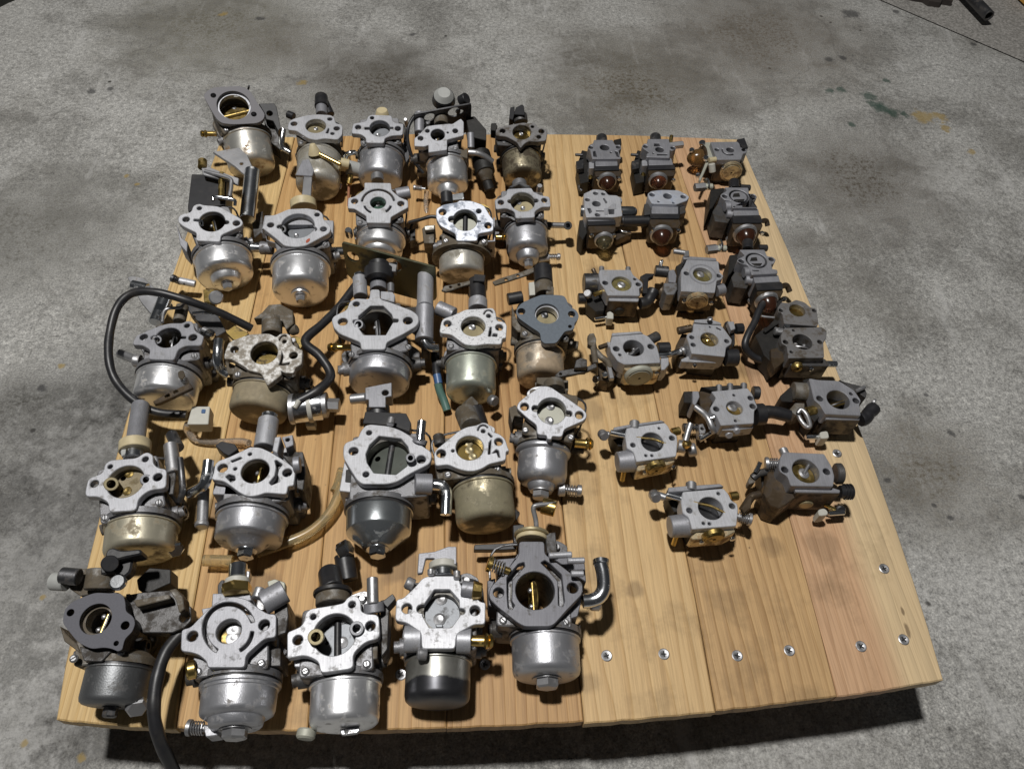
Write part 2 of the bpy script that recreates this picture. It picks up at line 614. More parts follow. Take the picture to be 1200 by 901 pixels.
    for px, py, rad, col, wp in ((973, 107, .011, gr, .016), (986, 106, .011, gr, .016), (1018, 112, .016, gr, .024), (1026, 122, .016, gr, .024),
                                 (1034, 128, .018, gr, .024), (1046, 132, .016, gr, .024), (1060, 134, .009, gr, .02), (998, 146, .009, gr, .01),
                                 (1039, 95, .010, gr, .014), (1082, 136, .022, ye, .035), (1101, 138, .016, ye, .03), (1108, 150, .012, ye, .02),
                                 (1138, 178, .008, ye, .014), (148, 207, .006, ye, .008), (160, 216, .006, ye, .008), (72, 428, .005, ye, .008),
                                 (262, 16, .010, ye, .02), (355, 97, .010, ye, .02), (96, 887, .005, ye, .007), (28, 869, .004, ye, .005), (50, 700, .004, ye, .006),
                                 (998, 17, .022, dk, .03), (972, 70, .011, dk, .008), (988, 68, .011, dk, .012), (1050, 14, .010, dk, .008),
                                 (305, 22, .010, dk, .02), (108, 107, .009, dk, .012), (130, 104, .008, dk, .01), (50, 454, .006, dk, .008),
                                 (1115, 508, .007, dk, .008), (1040, 562, .006, dk, .008), (1085, 462, .004, dk, .003), (1095, 592, .004, dk, .003),
                                 (1113, 607, .005, dk, .006), (1198, 583, .005, dk, .006), (484, 40, .008, dk, .012), (1140, 52, .008, dk, .01)):
        base = spot(base, px, py, rad * .8, .5, col, .7, wp * 1.6, 55.)
    K(base, b.inputs['Base Color'])
    ro = N('ShaderNodeMapRange')
    ro.inputs[3].default_value = .62
    ro.inputs[4].default_value = .92
    K(mid, ro.inputs[0])
    K(ro.outputs[0], b.inputs['Roughness'])
    b.inputs['Specular IOR Level'].default_value = .3
    ad = N('ShaderNodeMath', operation='MULTIPLY_ADD')
    K(fine, ad.inputs[0])
    ad.inputs[1].default_value = .35
    K(mid, ad.inputs[2])
    bp = N('ShaderNodeBump')
    bp.inputs['Strength'].default_value = .55
    bp.inputs['Distance'].default_value = .006
    K(ad.outputs[0], bp.inputs['Height'])
    K(bp.outputs[0], b.inputs['Normal'])
    return m


fl = MB().add([(-4, -2, 0), (5, -2, 0), (5, 6, 0), (-4, 6, 0)], [(0, 1, 2, 3)]).obj('floor', concrete())
tag(fl, 'worn grey concrete garage floor with dark stains and paint specks', kind='structure')


def asphalt():
    m, t, b, N, K = nt('fine_asphalt')
    tc = N('ShaderNodeTexCoord')
    g = noise(N, K, tc.outputs['Object'], 260., 4, .8)
    r = ramp(N, [(.3, (.11, .105, .097)), (.5, (.27, .258, .238)), (.7, (.50, .48, .45))])
    K(g, r.inputs[0])
    K(r.outputs[0], b.inputs['Base Color'])
    b.inputs['Roughness'].default_value = .9
    bp = N('ShaderNodeBump')
    bp.inputs['Strength'].default_value = .6
    bp.inputs['Distance'].default_value = .003
    K(g, bp.inputs['Height'])
    K(bp.outputs[0], b.inputs['Normal'])
    return m


FH = -ZB
a0, a1 = W(1028, 0, FH), W(1200, 74, FH)
dv = (a1 - a0).normalized()
a0, a1 = a0 - dv * .6, a1 + dv * 2.5
nv = Vector((-dv.y, dv.x, 0))
if nv.x < 0:
    nv = -nv
o = MB().add([a0 + Vector((0, 0, .002)), a1 + Vector((0, 0, .002)), a1 + nv * 2.5 + Vector((0, 0, .002)), a0 + nv * 2.5 + Vector((0, 0, .002))],
             [(0, 1, 2, 3)]).obj('pavement', asphalt())
tag(o, 'grainy brown grey strip beyond the edge of the concrete', kind='structure')

# black pipe, yellow rail and dark scraps lying on the floor at the back
p0, p1 = W(1159, 19, FH + .02), W(1120, -22, FH + .02)
pb = MB().pipe(p0, p0 + (p1 - p0) * 6, .0085, .006, 24)
tag(pb.obj('steel_pipe', M['dsteel']), 'round black pipe lying on the floor behind the pallet', 'pipe')
q = [W(1186, -2, FH), W(1204, 16, FH), W(1240, 20, FH), W(1225, -12, FH)]
yb = MB().prism([(v.x, v.y) for v in q], .03, .03 - .006, (), .002)
tag(yb.obj('timber_offcut', plain('yellow_painted_wood', (.55, .30, .05), .6, .2)), 'yellow painted timber offcut on the brown strip', 'timber')
q = [(1040, -30), (1052, -2), (1062, 2), (1080, 5), (1086, 9), (1099, 11), (1101, 7), (1113, 9), (1112, 3), (1104, -6), (1096, -30)]
sb = MB().prism([tuple(W(x, y, FH)[:2]) for x, y in q], .012, .012, (), .001)
tag(sb.obj('bark_scrap', plain('dark_bark', (.035, .028, .024), .9, .5, .8, 60.)), 'dark jagged scrap of bark lying on the concrete', 'scrap')
q = [(-40, -30), (-40, 22), (0, 9), (10, 4), (20, 0), (30, -30)]
sb = MB().prism([tuple(W(x, y, FH)[:2]) for x, y in q], .02, .02, (), .001)
tag(sb.obj('rubber_mat', plain('black_mat', (.02, .022, .018), .8, .4, .5, 80.)), 'black rubber mat edge at the border of the concrete', 'mat')


# ------------------------------------------------------------------ the wooden pallet
def wood(name, light, dark, seed, freq=150., edge=None):
    m, t, b, N, K = nt(name)
    tc = N('ShaderNodeTexCoord')
    mp = N('ShaderNodeMapping')
    mp.inputs['Location'].default_value = (seed * 1.37, seed * .71, seed)
    K(tc.outputs['Object'], mp.inputs['Vector'])
    v = mp.outputs[0]

    def st(sx, sy):
        q = N('ShaderNodeMapping')
        q.inputs['Scale'].default_value = (sx, sy, sx)
        K(v, q.inputs['Vector'])
        return q.outputs[0]
    w1 = noise(N, K, st(9, 1.1), 1.6, 4, .5)          # slow wander of the rings
    sx = N('ShaderNodeSeparateXYZ')
    K(v, sx.inputs[0])
    a = N('ShaderNodeMath', operation='MULTIPLY_ADD')
    K(w1, a.inputs[0])
    a.inputs[1].default_value = 5.5
    f = N('ShaderNodeMath', operation='MULTIPLY')
    K(sx.outputs[0], f.inputs[0])
    f.inputs[1].default_value = freq
    K(f.outputs[0], a.inputs[2])
    fr = N('ShaderNodeMath', operation='FRACT')
    K(a.outputs[0], fr.inputs[0])
    rr = ramp(N, [(0, (.05, .05, .05)), (.55, (.25, .25, .25)), (.86, (.85, .85, .85)), (.93, (1, 1, 1)), (1, (.05, .05, .05))])
    K(fr.outputs[0], rr.inputs[0])
    fib = noise(N, K, st(1, .025), 900., 4, .6)
    bl = noise(N, K, st(6, .8), 2.5, 3, .5)
    mul = N('ShaderNodeMath', operation='MULTIPLY')
    K(rr.outputs[0], mul.inputs[0])
    g2 = ramp(N, [(.35, (.35, .35, .35)), (.65, (.95, .95, .95))])
    K(bl, g2.inputs[0])
    K(g2.outputs[0], mul.inputs[1])
    base = mixc(N, K, mul.outputs[0], light, dark)
    rf = ramp(N, [(.3, (.72, .70, .68)), (.55, (1, 1, 1)), (.75, (1.14, 1.13, 1.1))])
    K(fib, rf.inputs[0])
    mm = N('ShaderNodeMix', data_type='RGBA', blend_type='MULTIPLY')
    mm.inputs[0].default_value = .85
    K(base, mm.inputs[6])
    K(rf.outputs[0], mm.inputs[7])
    base = mm.outputs[2]
    if edge:                                           # pale sapwood along one edge
        x0, x1, ec = edge
        mr = N('ShaderNodeMapRange')
        s0 = N('ShaderNodeSeparateXYZ')
        K(tc.outputs['Object'], s0.inputs[0])
        ad = N('ShaderNodeMath', operation='MULTIPLY_ADD')
        K(w1, ad.inputs[0])
        ad.inputs[1].default_value = .02
        K(s0.outputs[0], ad.inputs[2])
        mr.inputs[1].default_value = x0
        mr.inputs[2].default_value = x1
        K(ad.outputs[0], mr.inputs[0])
        e2 = N('ShaderNodeMix', data_type='RGBA', blend_type='MULTIPLY')
        e2.inputs[0].default_value = .8
        e2.inputs[6].default_value = (*ec, 1)
        K(rf.outputs[0], e2.inputs[7])
        e3 = mixc(N, K, mul.outputs[0], e2.outputs[2], tuple(c * .72 for c in ec))
        base = mixc(N, K, mr.outputs[0], base, e3)
    # grease smudges and grit
    sm = noise(N, K, v, 16., 6, .65)
    r = ramp(N, [(.56, (0, 0, 0)), (.66, (.28, .28, .28)), (.80, (.6, .6, .6))])
    K(sm, r.inputs[0])
    base = mixc(N, K, r.outputs[0], base, (.12, .075, .035))
    for px, py, rad, amt, sq in ((690, 480, .016, .35, 1), (905, 640, .011, .4, 1), (745, 690, .008, .45, 1), (815, 520, .014, .4, 1), (655, 575, .02, .4, 1), (965, 640, .016, .35, 1),
                                 (880, 430, .018, .45, 1), (700, 320, .014, .4, 1), (790, 300, .012, .35, 1), (380, 608, .005, .9, 1), (1064, 738, .006, .7, .35), (1058, 715, .004, .7, .35),
                                 (300, 690, .02, .5, 1), (470, 660, .02, .5, 1), (690, 800, .010, .3, 1), (240, 600, .02, .5, 1), (730, 420, .02, .4, 1)):
        p = W(px, py)
        wq = N('ShaderNodeTexNoise')
        wq.inputs['Scale'].default_value = 70.
        wq.inputs['Detail'].default_value = 5
        K(tc.outputs['Object'], wq.inputs['Vector'])
        vm = N('ShaderNodeVectorMath', operation='MULTIPLY_ADD')
        K(wq.outputs['Color'], vm.inputs[0])
        vm.inputs[1].default_value = (rad * .9, rad * 1.4, 0)
        K(tc.outputs['Object'], vm.inputs[2])
        sv = N('ShaderNodeVectorMath', operation='SUBTRACT')
        K(vm.outputs[0], sv.inputs[0])
        sv.inputs[1].default_value = (p.x + rad * .45, p.y + rad * .7, ZB)
        s2 = N('ShaderNodeVectorMath', operation='MULTIPLY')
        K(sv.outputs[0], s2.inputs[0])
        s2.inputs[1].default_value = (1 / sq, 1, 0)
        ln = N('ShaderNodeVectorMath', operation='LENGTH')
        K(s2.outputs[0], ln.inputs[0])
        mr = N('ShaderNodeMapRange')
        mr.inputs[1].default_value = rad
        mr.inputs[2].default_value = rad * .55
        mr.inputs[3].default_value = 0
        mr.inputs[4].default_value = amt
        K(ln.outputs['Value'], mr.inputs[0])
        base = mixc(N, K, mr.outputs[0], base, (.10, .06, .03))
    vo = N('ShaderNodeTexVoronoi')
    vo.inputs['Scale'].default_value = 55.
    K(v, vo.inputs['Vector'])
    r = ramp(N, [(.03, (1, 1, 1)), (.06, (0, 0, 0))])
    K(vo.outputs['Distance'], r.inputs[0])
    gt = ramp(N, [(.60, (0, 0, 0)), (.63, (.85, .85, .85))])
    K(noise(N, K, v, 30., 2), gt.inputs[0])
    ml = N('ShaderNodeMath', operation='MULTIPLY')
    K(r.outputs[0], ml.inputs[0])
    K(gt.outputs[0], ml.inputs[1])
    base = mixc(N, K, ml.outputs[0], base, (.05, .035, .02))
    K(base, b.inputs['Base Color'])
    b.inputs['Roughness'].default_value = .58
    b.inputs['Specular IOR Level'].default_value = .35
    bp = N('ShaderNodeBump')
    bp.inputs['Strength'].default_value = .35
    bp.inputs['Distance'].default_value = .0006
    ad = N('ShaderNodeMath', operation='MULTIPLY_ADD')
    K(fib, ad.inputs[0])
    ad.inputs[1].default_value = .7
    K(rr.outputs[0], ad.inputs[2])
    K(ad.outputs[0], bp.inputs['Height'])
    K(bp.outputs[0], b.inputs['Normal'])
    return m


pal = bpy.data.objects.new('wooden_pallet', None)
COL.objects.link(pal)
pal.location = (0, 0, 0)
tag(pal, 'low pallet of seven screwed pine planks under all the carburetors', 'pallet')
TH = 0.012
PL = [((.60, .425, .20), (.42, .265, .10), 3.1, 190.), ((.52, .325, .14), (.33, .18, .065), 5.7, 95.), ((.50, .31, .135), (.31, .165, .06), 8.3, 85.),
      ((.47, .285, .125), (.27, .14, .05), 11.9, 150.), ((.59, .41, .205), (.43, .27, .115), 14.2, 80.), ((.50, .325, .155), (.32, .185, .075), 17.7, 120.),
      ((.53, .335, .195), (.38, .215, .11), 21.4, 90.)]
for i, (li, dk_, sd, fq) in enumerate(PL):
    u0, u1 = i / 7 + (.0004 if i else 0), (i + 1) / 7 - (.0004 if i < 6 else 0)
    n = 16
    dv0 = (-.0012, .0006, .001, .001, -.0012, .0, -.0006)[i]
    lf = [board(u0, dv0 + (1 - dv0) * k / n) for k in range(n + 1)]
    rt = [board(u1, dv0 + (1 - dv0) * k / n) for k in range(n + 1)]
    top = [board(u0 + (u1 - u0) * k / 4, 1) for k in range(1, 4)]
    bot = [board(u1 + (u0 - u1) * k / 14, dv0) for k in range(1, 14)]
    out = [(p.x, p.y) for p in lf] + [(p.x, p.y) for p in top] + [(p.x, p.y) for p in reversed(rt)] + [(p.x, p.y) for p in bot]
    rg = random.Random(i)
    out = [(x + rg.uniform(-.0003, .0003), y + rg.uniform(-.0003, .0003)) for x, y in out]
    ed = ((.585, .603, (.61, .46, .27)) if i == 6 else None)
    if i == 0:
        ed = None
    MB().prism(out, ZB - (.0, .0006, .0, .0009, .0003, .0, .0005)[i], TH, (), .0009).obj('plank', wood('pine_%d' % i, li, dk_, sd, fq, ed), pal)
bm_ = wood('batten_pine', (.30, .18, .08), (.2, .11, .045), 31.0, 120.)
for vy in (.085, .50, .93):
    a, c = board(.03, vy), board(.965, vy)
    MB().box(((a.x + c.x) / 2, (a.y + c.y) / 2, (ZB - TH - .0012) / 2 + .0002), (c.x - a.x, .045, ZB - TH - .0016), math.atan2(c.y - a.y, c.x - a.x), .001).obj('batten', bm_, pal)


def wood_screw():
    mb = MB()
    mb.lathe([(-.006, .0014), (-.0016, .0016), (0, .0039), (.0004, .0040), (.0007, .0034), (.0005, .0012), (.0001, .0006), (.0001, 0)], (0, 0, 0), (0, 0, 1), 16)
    return mb


def cross_slot():
    mb = MB()
    mb.box((0, 0, .0006), (.0042, .0009, .0004), .3, .0001)
    mb.box((0, 0, .00062), (.0009, .0042, .0004), .3, .0001)
    return mb


sm0 = None
for k, (px, py) in enumerate(((711, 768), (778, 766), (864, 768), (925, 762), (1009, 757), (1059, 749), (1036, 666), (981, 531),
                              (568, 778), (470, 790), (412, 792), (150, 815))):
    p = W(px, py)
    if sm0 is None:
        ob = sm0 = wood_screw().obj('screw', M['steel'], pal)
        cs0 = cross_slot().obj('cross_slot', M['soot'], ob)
    else:
        ob = sm0.copy()
        COL.objects.link(ob)
        ob.parent = pal
        cs = cs0.copy()
        COL.objects.link(cs)
        cs.parent = ob
    ob.location = (p.x, p.y, ZB - .0002)
    ob.rotation_euler = (0, 0, k * 1.3)

# ------------------------------------------------------------------ carburetors
PROF = {
    'cup': [(0, 1.07), (.05, 1.07), (.07, 1.0), (.74, .99), (.83, .96), (.89, .87), (.91, .74), (.925, .60), (.93, .34), (.99, .32), (1, .28), (1, 0)],
    'step': [(0, 1.06), (.04, 1.06), (.06, 1), (.58, 1), (.66, .97), (.71, .88), (.735, .7), (.745, .58), (.78, .55), (.92, .5), (.97, .42), (.97, 0)],
    'cone': [(0, 1.0), (.02, 1.04), (.05, 1), (.55, .98), (.6, .95), (.95, .48), (1, .42), (1, 0)],
    'stepcone': [(0, 1.06), (.05, 1.06), (.07, 1), (.66, .97), (.72, .92), (.74, .64), (.95, .44), (1, .38), (1, 0)],
    'round': [(0, 1.1), (.06, 1.13), (.11, 1.10), (.14, 1.0), (.60, 1.0), (.72, .96), (.80, .86), (.84, .66), (.855, .56), (.95, .52), (1, .45), (1, 0)],
    'deep': [(0, 1.05), (.04, 1.05), (.06, 1), (.80, .99), (.90, .96), (.96, .88), (.99, .76), (1, .6), (1, 0)],
    'lip': [(0, 1.08), (.07, 1.08), (.09, 1.03), (.15, 1.03), (.17, 1.0), (.62, .98), (.70, .95), (.76, .84), (.78, .74), (.95, .69), (1, .62), (1, 0)],
}


def arc(cx, cy, rx, ry, a0, a1, w, n=18):
    """band along an ellipse, angles in degrees, image y down"""
    o, i = [], []
    for k in range(n + 1):
        a = math.radians(a0 + (a1 - a0) * k / n)
        o.append((cx + (rx + w / 2) * math.cos(a), cy + (ry + w / 2) * math.sin(a)))
        i.append((cx + (rx - w / 2) * math.cos(a), cy + (ry - w / 2) * math.sin(a)))
    return o + i[::-1]


class Carb:
    def __init__(s, label, z, c, zf=None, tilt=0., rot=None, rim=None, end=None, w=None, lift=0.0,
                 name='carburetor', group='float bowl carburetors in rows on the pallet', pair=None):
        s.z = z
        s.px = (z[0] + c[0] / 10, z[1] + c[1] / 10)
        s.R = None
        if w:
            m = (s._p(rim)[0], (s._p(rim)[1] + s._p(end)[1]) / 2)
            s.R = (W(m[0] + w / 20, m[1], .028) - W(m[0] - w / 20, m[1], .028)).length / 2 * .92
            zf = zf or max(.054, 2 * s.R + .006)
        s.zf = zf
        if rot is None:
            if rim:
                a = W(*s._p(rim), s.R * 1.2)
                b = W(*s._p(end), s.R * 1.0)
                a.y = W(*s._p(rim), s.R * 2).y
                b.y = W(*s._p(end), s.R * .5).y
                rot = math.atan2(b.y - a.y, b.x - a.x) + math.pi / 2
            elif pair:
                a, b = W(*s._p(pair[0]), zf), W(*s._p(pair[1]), zf)
                rot = math.atan2(b.y - a.y, b.x - a.x)
            else:
                rot = 0
        else:
            rot = math.radians(rot)
        s.rot, s.tilt = rot, math.radians(tilt)
        for _ in range(5):
            s._set(lift)
            if not s.R:
                break
            s._bowl(rim, end)
            lo = 1e9
            for q, k in ((s.A, 1.05), (s.A + s.dir * s.L * .75, 1.0), (s.A + s.dir * s.L, .72)):
                for i in range(16):
                    g = i * math.pi / 8
                    u = s.dir.cross(Vector((0, 0, 1)))
                    p = s.Mx @ (q + (u * math.cos(g) + Vector((0, 0, 1)) * math.sin(g)) * s.R * k)
                    lo = min(lo, p.z)
            for x in (-.022, .022):
                for y in (-.02, .02):
                    lo = min(lo, (s.Mx @ Vector((x, y, 0))).z)
            lift += ZB - lo + .0002
        s.root = bpy.data.objects.new(name, None)
        COL.objects.link(s.root)
        s.root.matrix_world = s.Mx
        s.root.empty_display_size = .02
        tag(s.root, label, 'carburetor', group)

    def _p(s, q):
        return (s.z[0] + q[0] / 10, s.z[1] + q[1] / 10)

    def _set(s, lift):
        R = Matrix.Rotation(s.rot, 3, 'Z') @ Matrix.Rotation(s.tilt, 3, 'X')
        n = R @ Vector((0, 0, 1))
        wc = W(*s.px, lift + s.zf * n.z)
        s.Mx = Matrix.Translation(wc - n * s.zf) @ R.to_4x4()
        s.Mi = s.Mx.inverted()

    def _ray(s, X, Y):
        return s.Mi @ CAM, s.Mi.to_3x3() @ ray(*s._p((X, Y)))

    def P(s, X, Y, z=None):
        z = s.zf if z is None else z
        o, d = s._ray(X, Y)
        return o + d * ((z - o.z) / d.z)

    def PY(s, X, Y, y):
        o, d = s._ray(X, Y)
        return o + d * ((y - o.y) / d.y)

    def f2(s, pts, z=None):
        return [tuple(s.P(x, y, z)[:2]) for x, y in pts]

    def rad(s, X, Y, w, z=None):
        return (s.P(X + w / 2, Y, z) - s.P(X - w / 2, Y, z)).length / 2

    def _bowl(s, rim, end):
        R = s.R
        s.za = max(R * 1.04 + .0006, min(.028, s.zf * .45))
        a = s.P(*rim, s.za + R)
        ax = s.P(rim[0], rim[1], s.za + R * .25)
        a.x = ax.x
        s.A = Vector((a.x, a.y, s.za))
        ex = s.P(end[0], end[1], s.za * .9)
        ex.y = s.P(end[0], end[1], s.za * .5).y
        s.dir = Vector((ex.x - a.x, ex.y - a.y, 0)).normalized()
        if abs(s.dir.x) > .2:
            s.dir = Vector((math.copysign(.2, s.dir.x), -1, 0)).normalized()
        ty = s._p(end)[1]
        lo, hi = .008, .11
        for _ in range(24):
            L = (lo + hi) / 2
            my = -1e9
            for i in range(16):
                g = i * math.pi / 8
                u = s.dir.cross(Vector((0, 0, 1)))
                p = s.A + s.dir * L + (u * math.cos(g) + Vector((0, 0, 1)) * math.sin(g)) * R * .62
                my = max(my, PIX(s.Mx @ p)[1])
            if my < ty:
                lo = L
            else:
                hi = L
        s.L = lo

    # --- parts
    def part(s, mb, name, mat, parent=None, label=None, sharp=32):
        o = mb.obj(name, M[mat] if isinstance(mat, str) else mat, parent or s.root, sharp)
        if label:
            o['label'] = label
        return o

    def hole(s, throat, poly, notches, z):
        c = s.P(throat[0], throat[1], z)
        r0 = s.rad(throat[0], throat[1], throat[2], z)
        pl = s.f2(poly, z) if poly else None
        out = []
        for k in range(120):
            g = 2 * math.pi * k / 120
            d = Vector((math.cos(g), math.sin(g)))
            r = r0
            if pl:
                r = r0
                for i in range(len(pl)):
                    a, b = Vector(pl[i - 1]) - c.xy, Vector(pl[i]) - c.xy
                    e = b - a
                    den = d.x * e.y - d.y * e.x
                    if abs(den) < 1e-12:
                        continue
                    t = (a.x * e.y - a.y * e.x) / den
                    u = (a.x * d.y - a.y * d.x) / den
                    if t > 0 and 0 <= u <= 1:
                        r = t
            for X, Y, w in notches:
                q = s.P(X, Y, z).xy - c.xy
                rn = s.rad(X, Y, w, z)
                m = q.dot(d)
                h = rn * rn - (q.length_squared - m * m)
                if h > 0 and m > 0 and m - math.sqrt(h) < r * 1.05:
                    r = max(r, m + math.sqrt(h))
            out.append((c.x + d.x * r, c.y + d.y * r))
        return c, r0, out

    def flange(s, outline, throat, holes=(), notches=(), slots=(), poly=None, mat='face', th=.006, round_=.0025, gasket=None, body='cast',
               block=.40, base=True, bmat=None, ring=None, back=.004):
        z = s.zf
        s.c, s.rt, hl = s.hole(throat, poly, notches, z)
        out = rnd(s.f2(outline), round_)
        hs = [hl] + [circ(s.P(x, y), s.rad(x, y, w), 18) for x, y, w in holes] + [rnd(s.f2(q), .0006, 2) for q in slots]
        zt = z
        if gasket:
            zt = z - .0011
            s.part(MB().prism(out, z, .0011, hs, .0002), 'gasket', gasket)
            out = inset(ccw(out), .0006)
        s.fl = s.part(MB().prism(out, zt, th, hs, .0005), 'mounting_flange', mat)
        xs, ys = [p[0] for p in out], [p[1] for p in out]
        s.x0, s.x1, s.y0, s.y1 = min(xs), max(xs), min(ys), max(ys)
        if slots:
            # floor of the cast channels
            pass
        cx, cy = s.c.x, s.c.y
        wf = s.x1 - s.x0
        mb = MB()
        # bore
        mb.lathe([(.0, s.rt + .0035), (.0, s.rt), (.002, s.rt * .97), (z - th * .9, s.rt * 1.0), (z - th * .9, s.rt + .0035), (.0, s.rt + .0035)],
                 (cx, cy, 0), (0, 0, 1), 36)
        s.part(mb, 'throat', 'bore')
        mb = MB()
        rr = max(s.rt, max((Vector(p) - s.c.xy).length for p in hl)) + .0012
        if base:
            ob = [(cx + (x - cx) * .96, cy + (y - cy) * .9) for x, y in out]
            mb.prism(ob, .0075, .0075, [circ((cx, cy), s.rt + .0002, 28)], .0005)
        if s.R:
            yb = s.A.y
            hx = max(wf * block, rr + .003)
            hw = [circ((cx, cy), rr, 30)]
            y1 = cy + rr + back
            mb.prism(rnd([(cx - hx, yb + .0015), (cx + hx, yb + .0015), (cx + hx * .96, y1), (cx - hx * .96, y1)], .003), z - th - .003, z - th - .003 - max(.008, s.za - s.R * .75), hw, .0008)
            # bowl seat
            d = s.dir
            q = s.A - d * min(.010, abs(cy - yb) * .9)
            Lq = (s.A - q).length
            mb.lathe([(0, 0), (0, s.R * .72), (Lq * .35, s.R * .95), (Lq * .5, s.R * 1.09), (Lq - .0006, s.R * 1.09), (Lq - .0006, 0)], q, d, 36)
            mb2 = MB().lathe([(0, s.R * .6), (0, s.R * 1.035), (.0022, s.R * 1.035), (.0022, s.R * .6), (0, s.R * .6)], s.A - d * .0008, d, 36)
            s.part(mb2, 'bowl_gasket', 'rubber')
        if mb.v:
            s.part(mb, 'carburetor_body', body)
        return s

    def bowl(s, prof='cup', mat='zinc', nut='steel', nutr=.0045, seg=40):
        d = s.dir
        pr = [(0, 0)] + [(t * s.L, r * s.R) for t, r in PROF[prof]]
        # soften the outline
        s.bo = s.part(MB().lathe(pr, s.A + d * .001, d, seg), 'float_bowl', mat, sharp=48)
        if nut:
            e = pr[-1][0]
            s.part(MB().hexn(s.A + d * (.001 + e), d, nutr, .0055), 'bowl_nut', nut, s.bo)
        s.detail(int(s.px[0] * 7 + s.px[1]))
        return s

    def closed(s, mat, depth=.012, ang=7., screws=(), shaft=None, sw=.0016, sm='steel', hol=(), axis=0.):
        cx, cy = s.c.x, s.c.y
        z = s.zf - depth
        r = s.rt * .985
        m = Matrix.Translation((cx, cy, z)) @ Matrix.Rotation(math.radians(axis), 4, 'Z') @ Matrix.Rotation(math.radians(ang), 4, 'Y')
        hs = []
        mi = m.inverted()
        for X, Y, w in hol:
            p = s.P(X, Y, z)
            hs.append(circ((mi @ p).xy, s.rad(X, Y, w, z), 12))
        pl = s.part(MB().prism(circ((0, 0), r, 36), .0005, .001, hs, .0002, m), 'throttle_plate', mat)
        # the narrower throat below the plate
        for X, Y in screws:
            p = m @ Vector((*(mi @ s.P(X, Y, z)).xy, .0005))
            n = m.to_3x3() @ Vector((0, 0, 1))
            s.part(MB().lathe([(0, sw * 1.5), (.0006, sw * 1.5), (.0013, sw * .9), (.001, sw * .4), (.0008, 0)], p, n, 14), 'screw', sm, pl)
        if shaft:
            g = math.radians(90 + axis)
            a = Vector((math.cos(g), math.sin(g), 0)) * r * .99
            s.part(MB().cyl(Vector((cx, cy, z + .0012)) - a, Vector((cx, cy, z + .0012)) + a, .0024, None, 14), 'throttle_shaft', shaft)
        return s

    def open(s, mat='brassd', shaft='brass', axis=90., depth=.014, lean=12., screws=True):
        """throttle disc turned edge-on to the bore"""
        cx, cy = s.c.x, s.c.y
        r = s.rt * .96
        g = math.radians(axis)
        a = Vector((math.cos(g), math.sin(g), 0))
        z = s.zf - depth - r * .35
        zz = min(s.zf - .004, z + r * .9)
        n = Matrix.Rotation(math.radians(lean), 3, a) @ Vector((-a.y, a.x, 0))
        up = n.cross(a).normalized()
        if up.z < 0:
            up = -up
        mb = MB()
        V, F = [], []
        K = 30
        for sgn in (-1, 1):
            for k in range(K):
                t = 2 * math.pi * k / K
                V.append(Vector((cx, cy, z)) + a * math.cos(t) * r + up * math.sin(t) * r * .8 + n * .0005 * sgn)
        F.append(tuple(range(K)))
        F.append(tuple(range(2 * K - 1, K - 1, -1)))
        for k in range(K):
            F.append((k, (k + 1) % K, K + (k + 1) % K, K + k))
        pl = s.part(mb.add(V, F), 'throttle_plate', mat)
        s.part(MB().cyl(Vector((cx, cy, z)) - a * r, Vector((cx, cy, z)) + a * r, .0021, None, 14), 'throttle_shaft', shaft)
        if screws:
            for q in (-.45, .45):
                p = Vector((cx, cy, z + .001)) + a * r * q + n * .0018
                s.part(MB().lathe([(0, .0018), (.0008, .0018), (.0016, .0009), (.0016, 0)], p, (n + up * .5), 12), 'screw', 'steel', pl)
        return s

    def detail(s, seed):
        """small castings, screws, springs and wires round the body of a float bowl carburetor"""
        g = random.Random(seed)
        cx, cy, z = s.c.x, s.c.y, s.zf
        hx = (s.x1 - s.x0) * .40
        yb = s.A.y
        for sg in (-1, 1):
            x = cx + sg * hx
            y = yb + .004 + g.random() * .008
            zz = s.za * g.uniform(.8, 1.15)
            L = g.uniform(.004, .010)
            o = s.part(MB().lathe([(-.004, 0), (-.004, .0062), (L * .55, .0058), (L * .55, .0042), (L, .004), (L, .0022), (L * .6, .002), (L * .6, 0)], (x, y, zz), (sg, -.1, .1), 16), 'side_boss', g.choice(['cast', 'castdirty', 'castdark']))
            p = Vector((cx + sg * hx * .82, yb + .005, z - .0092))
            sc = s.part(MB().lathe([(0, 0), (0, .0026), (.0012, .0026), (.002, .0016), (.002, 0)], p, (0, 0, 1), 14), 'screw', 'steel')
            s.part(MB().box(p + Vector((0, 0, .0019)), (.0042, .0007, .0006), g.random() * 3, .0001), 'screw_slot', 'soot', sc)
        yr = s.y1 - .002
        x = cx + g.choice((-1, 1)) * hx * .55
        pts = [(x - .008, yr - .002), (x + .009, yr - .001), (x + .012, yr + .008), (x + .004, yr + .013), (x - .006, yr + .010), (x - .011, yr + .004)]
        o = s.part(MB().prism(rnd(pts, .003), z * .62, .0018, [circ((x + .003, yr + .006), .0016, 10)], .0003), 'throttle_lever', g.choice(['steel', 'dsteel', 'brassd']))
        s.part(MB().cyl((x + .003, yr + .006, z * .62 - .012), (x + .003, yr + .006, z * .62 + .004), .0024, None, 12), 'pivot', 'steel', o)
        a = g.choice((-1, 1))
        s.part(MB().tube([(cx + a * hx * 1.05, cy - .004, z * .45), (cx + a * hx * 1.15, cy + .004, z * .62), (cx + a * hx * 1.08, yr + .002, z * .7), (x, yr + .008, z * .66)], .0009, 7), 'link_wire', 'dsteel')
        # ribs along the casting
        mb = MB()
        for i in range(3):
            mb.box((cx - hx * .7 + i * hx * .7, cy + s.rt + .006, z * .45), (.0022, .006, z * .5), 0, .0005)
        s.part(mb, 'casting_ribs', 'castdark')
        return s

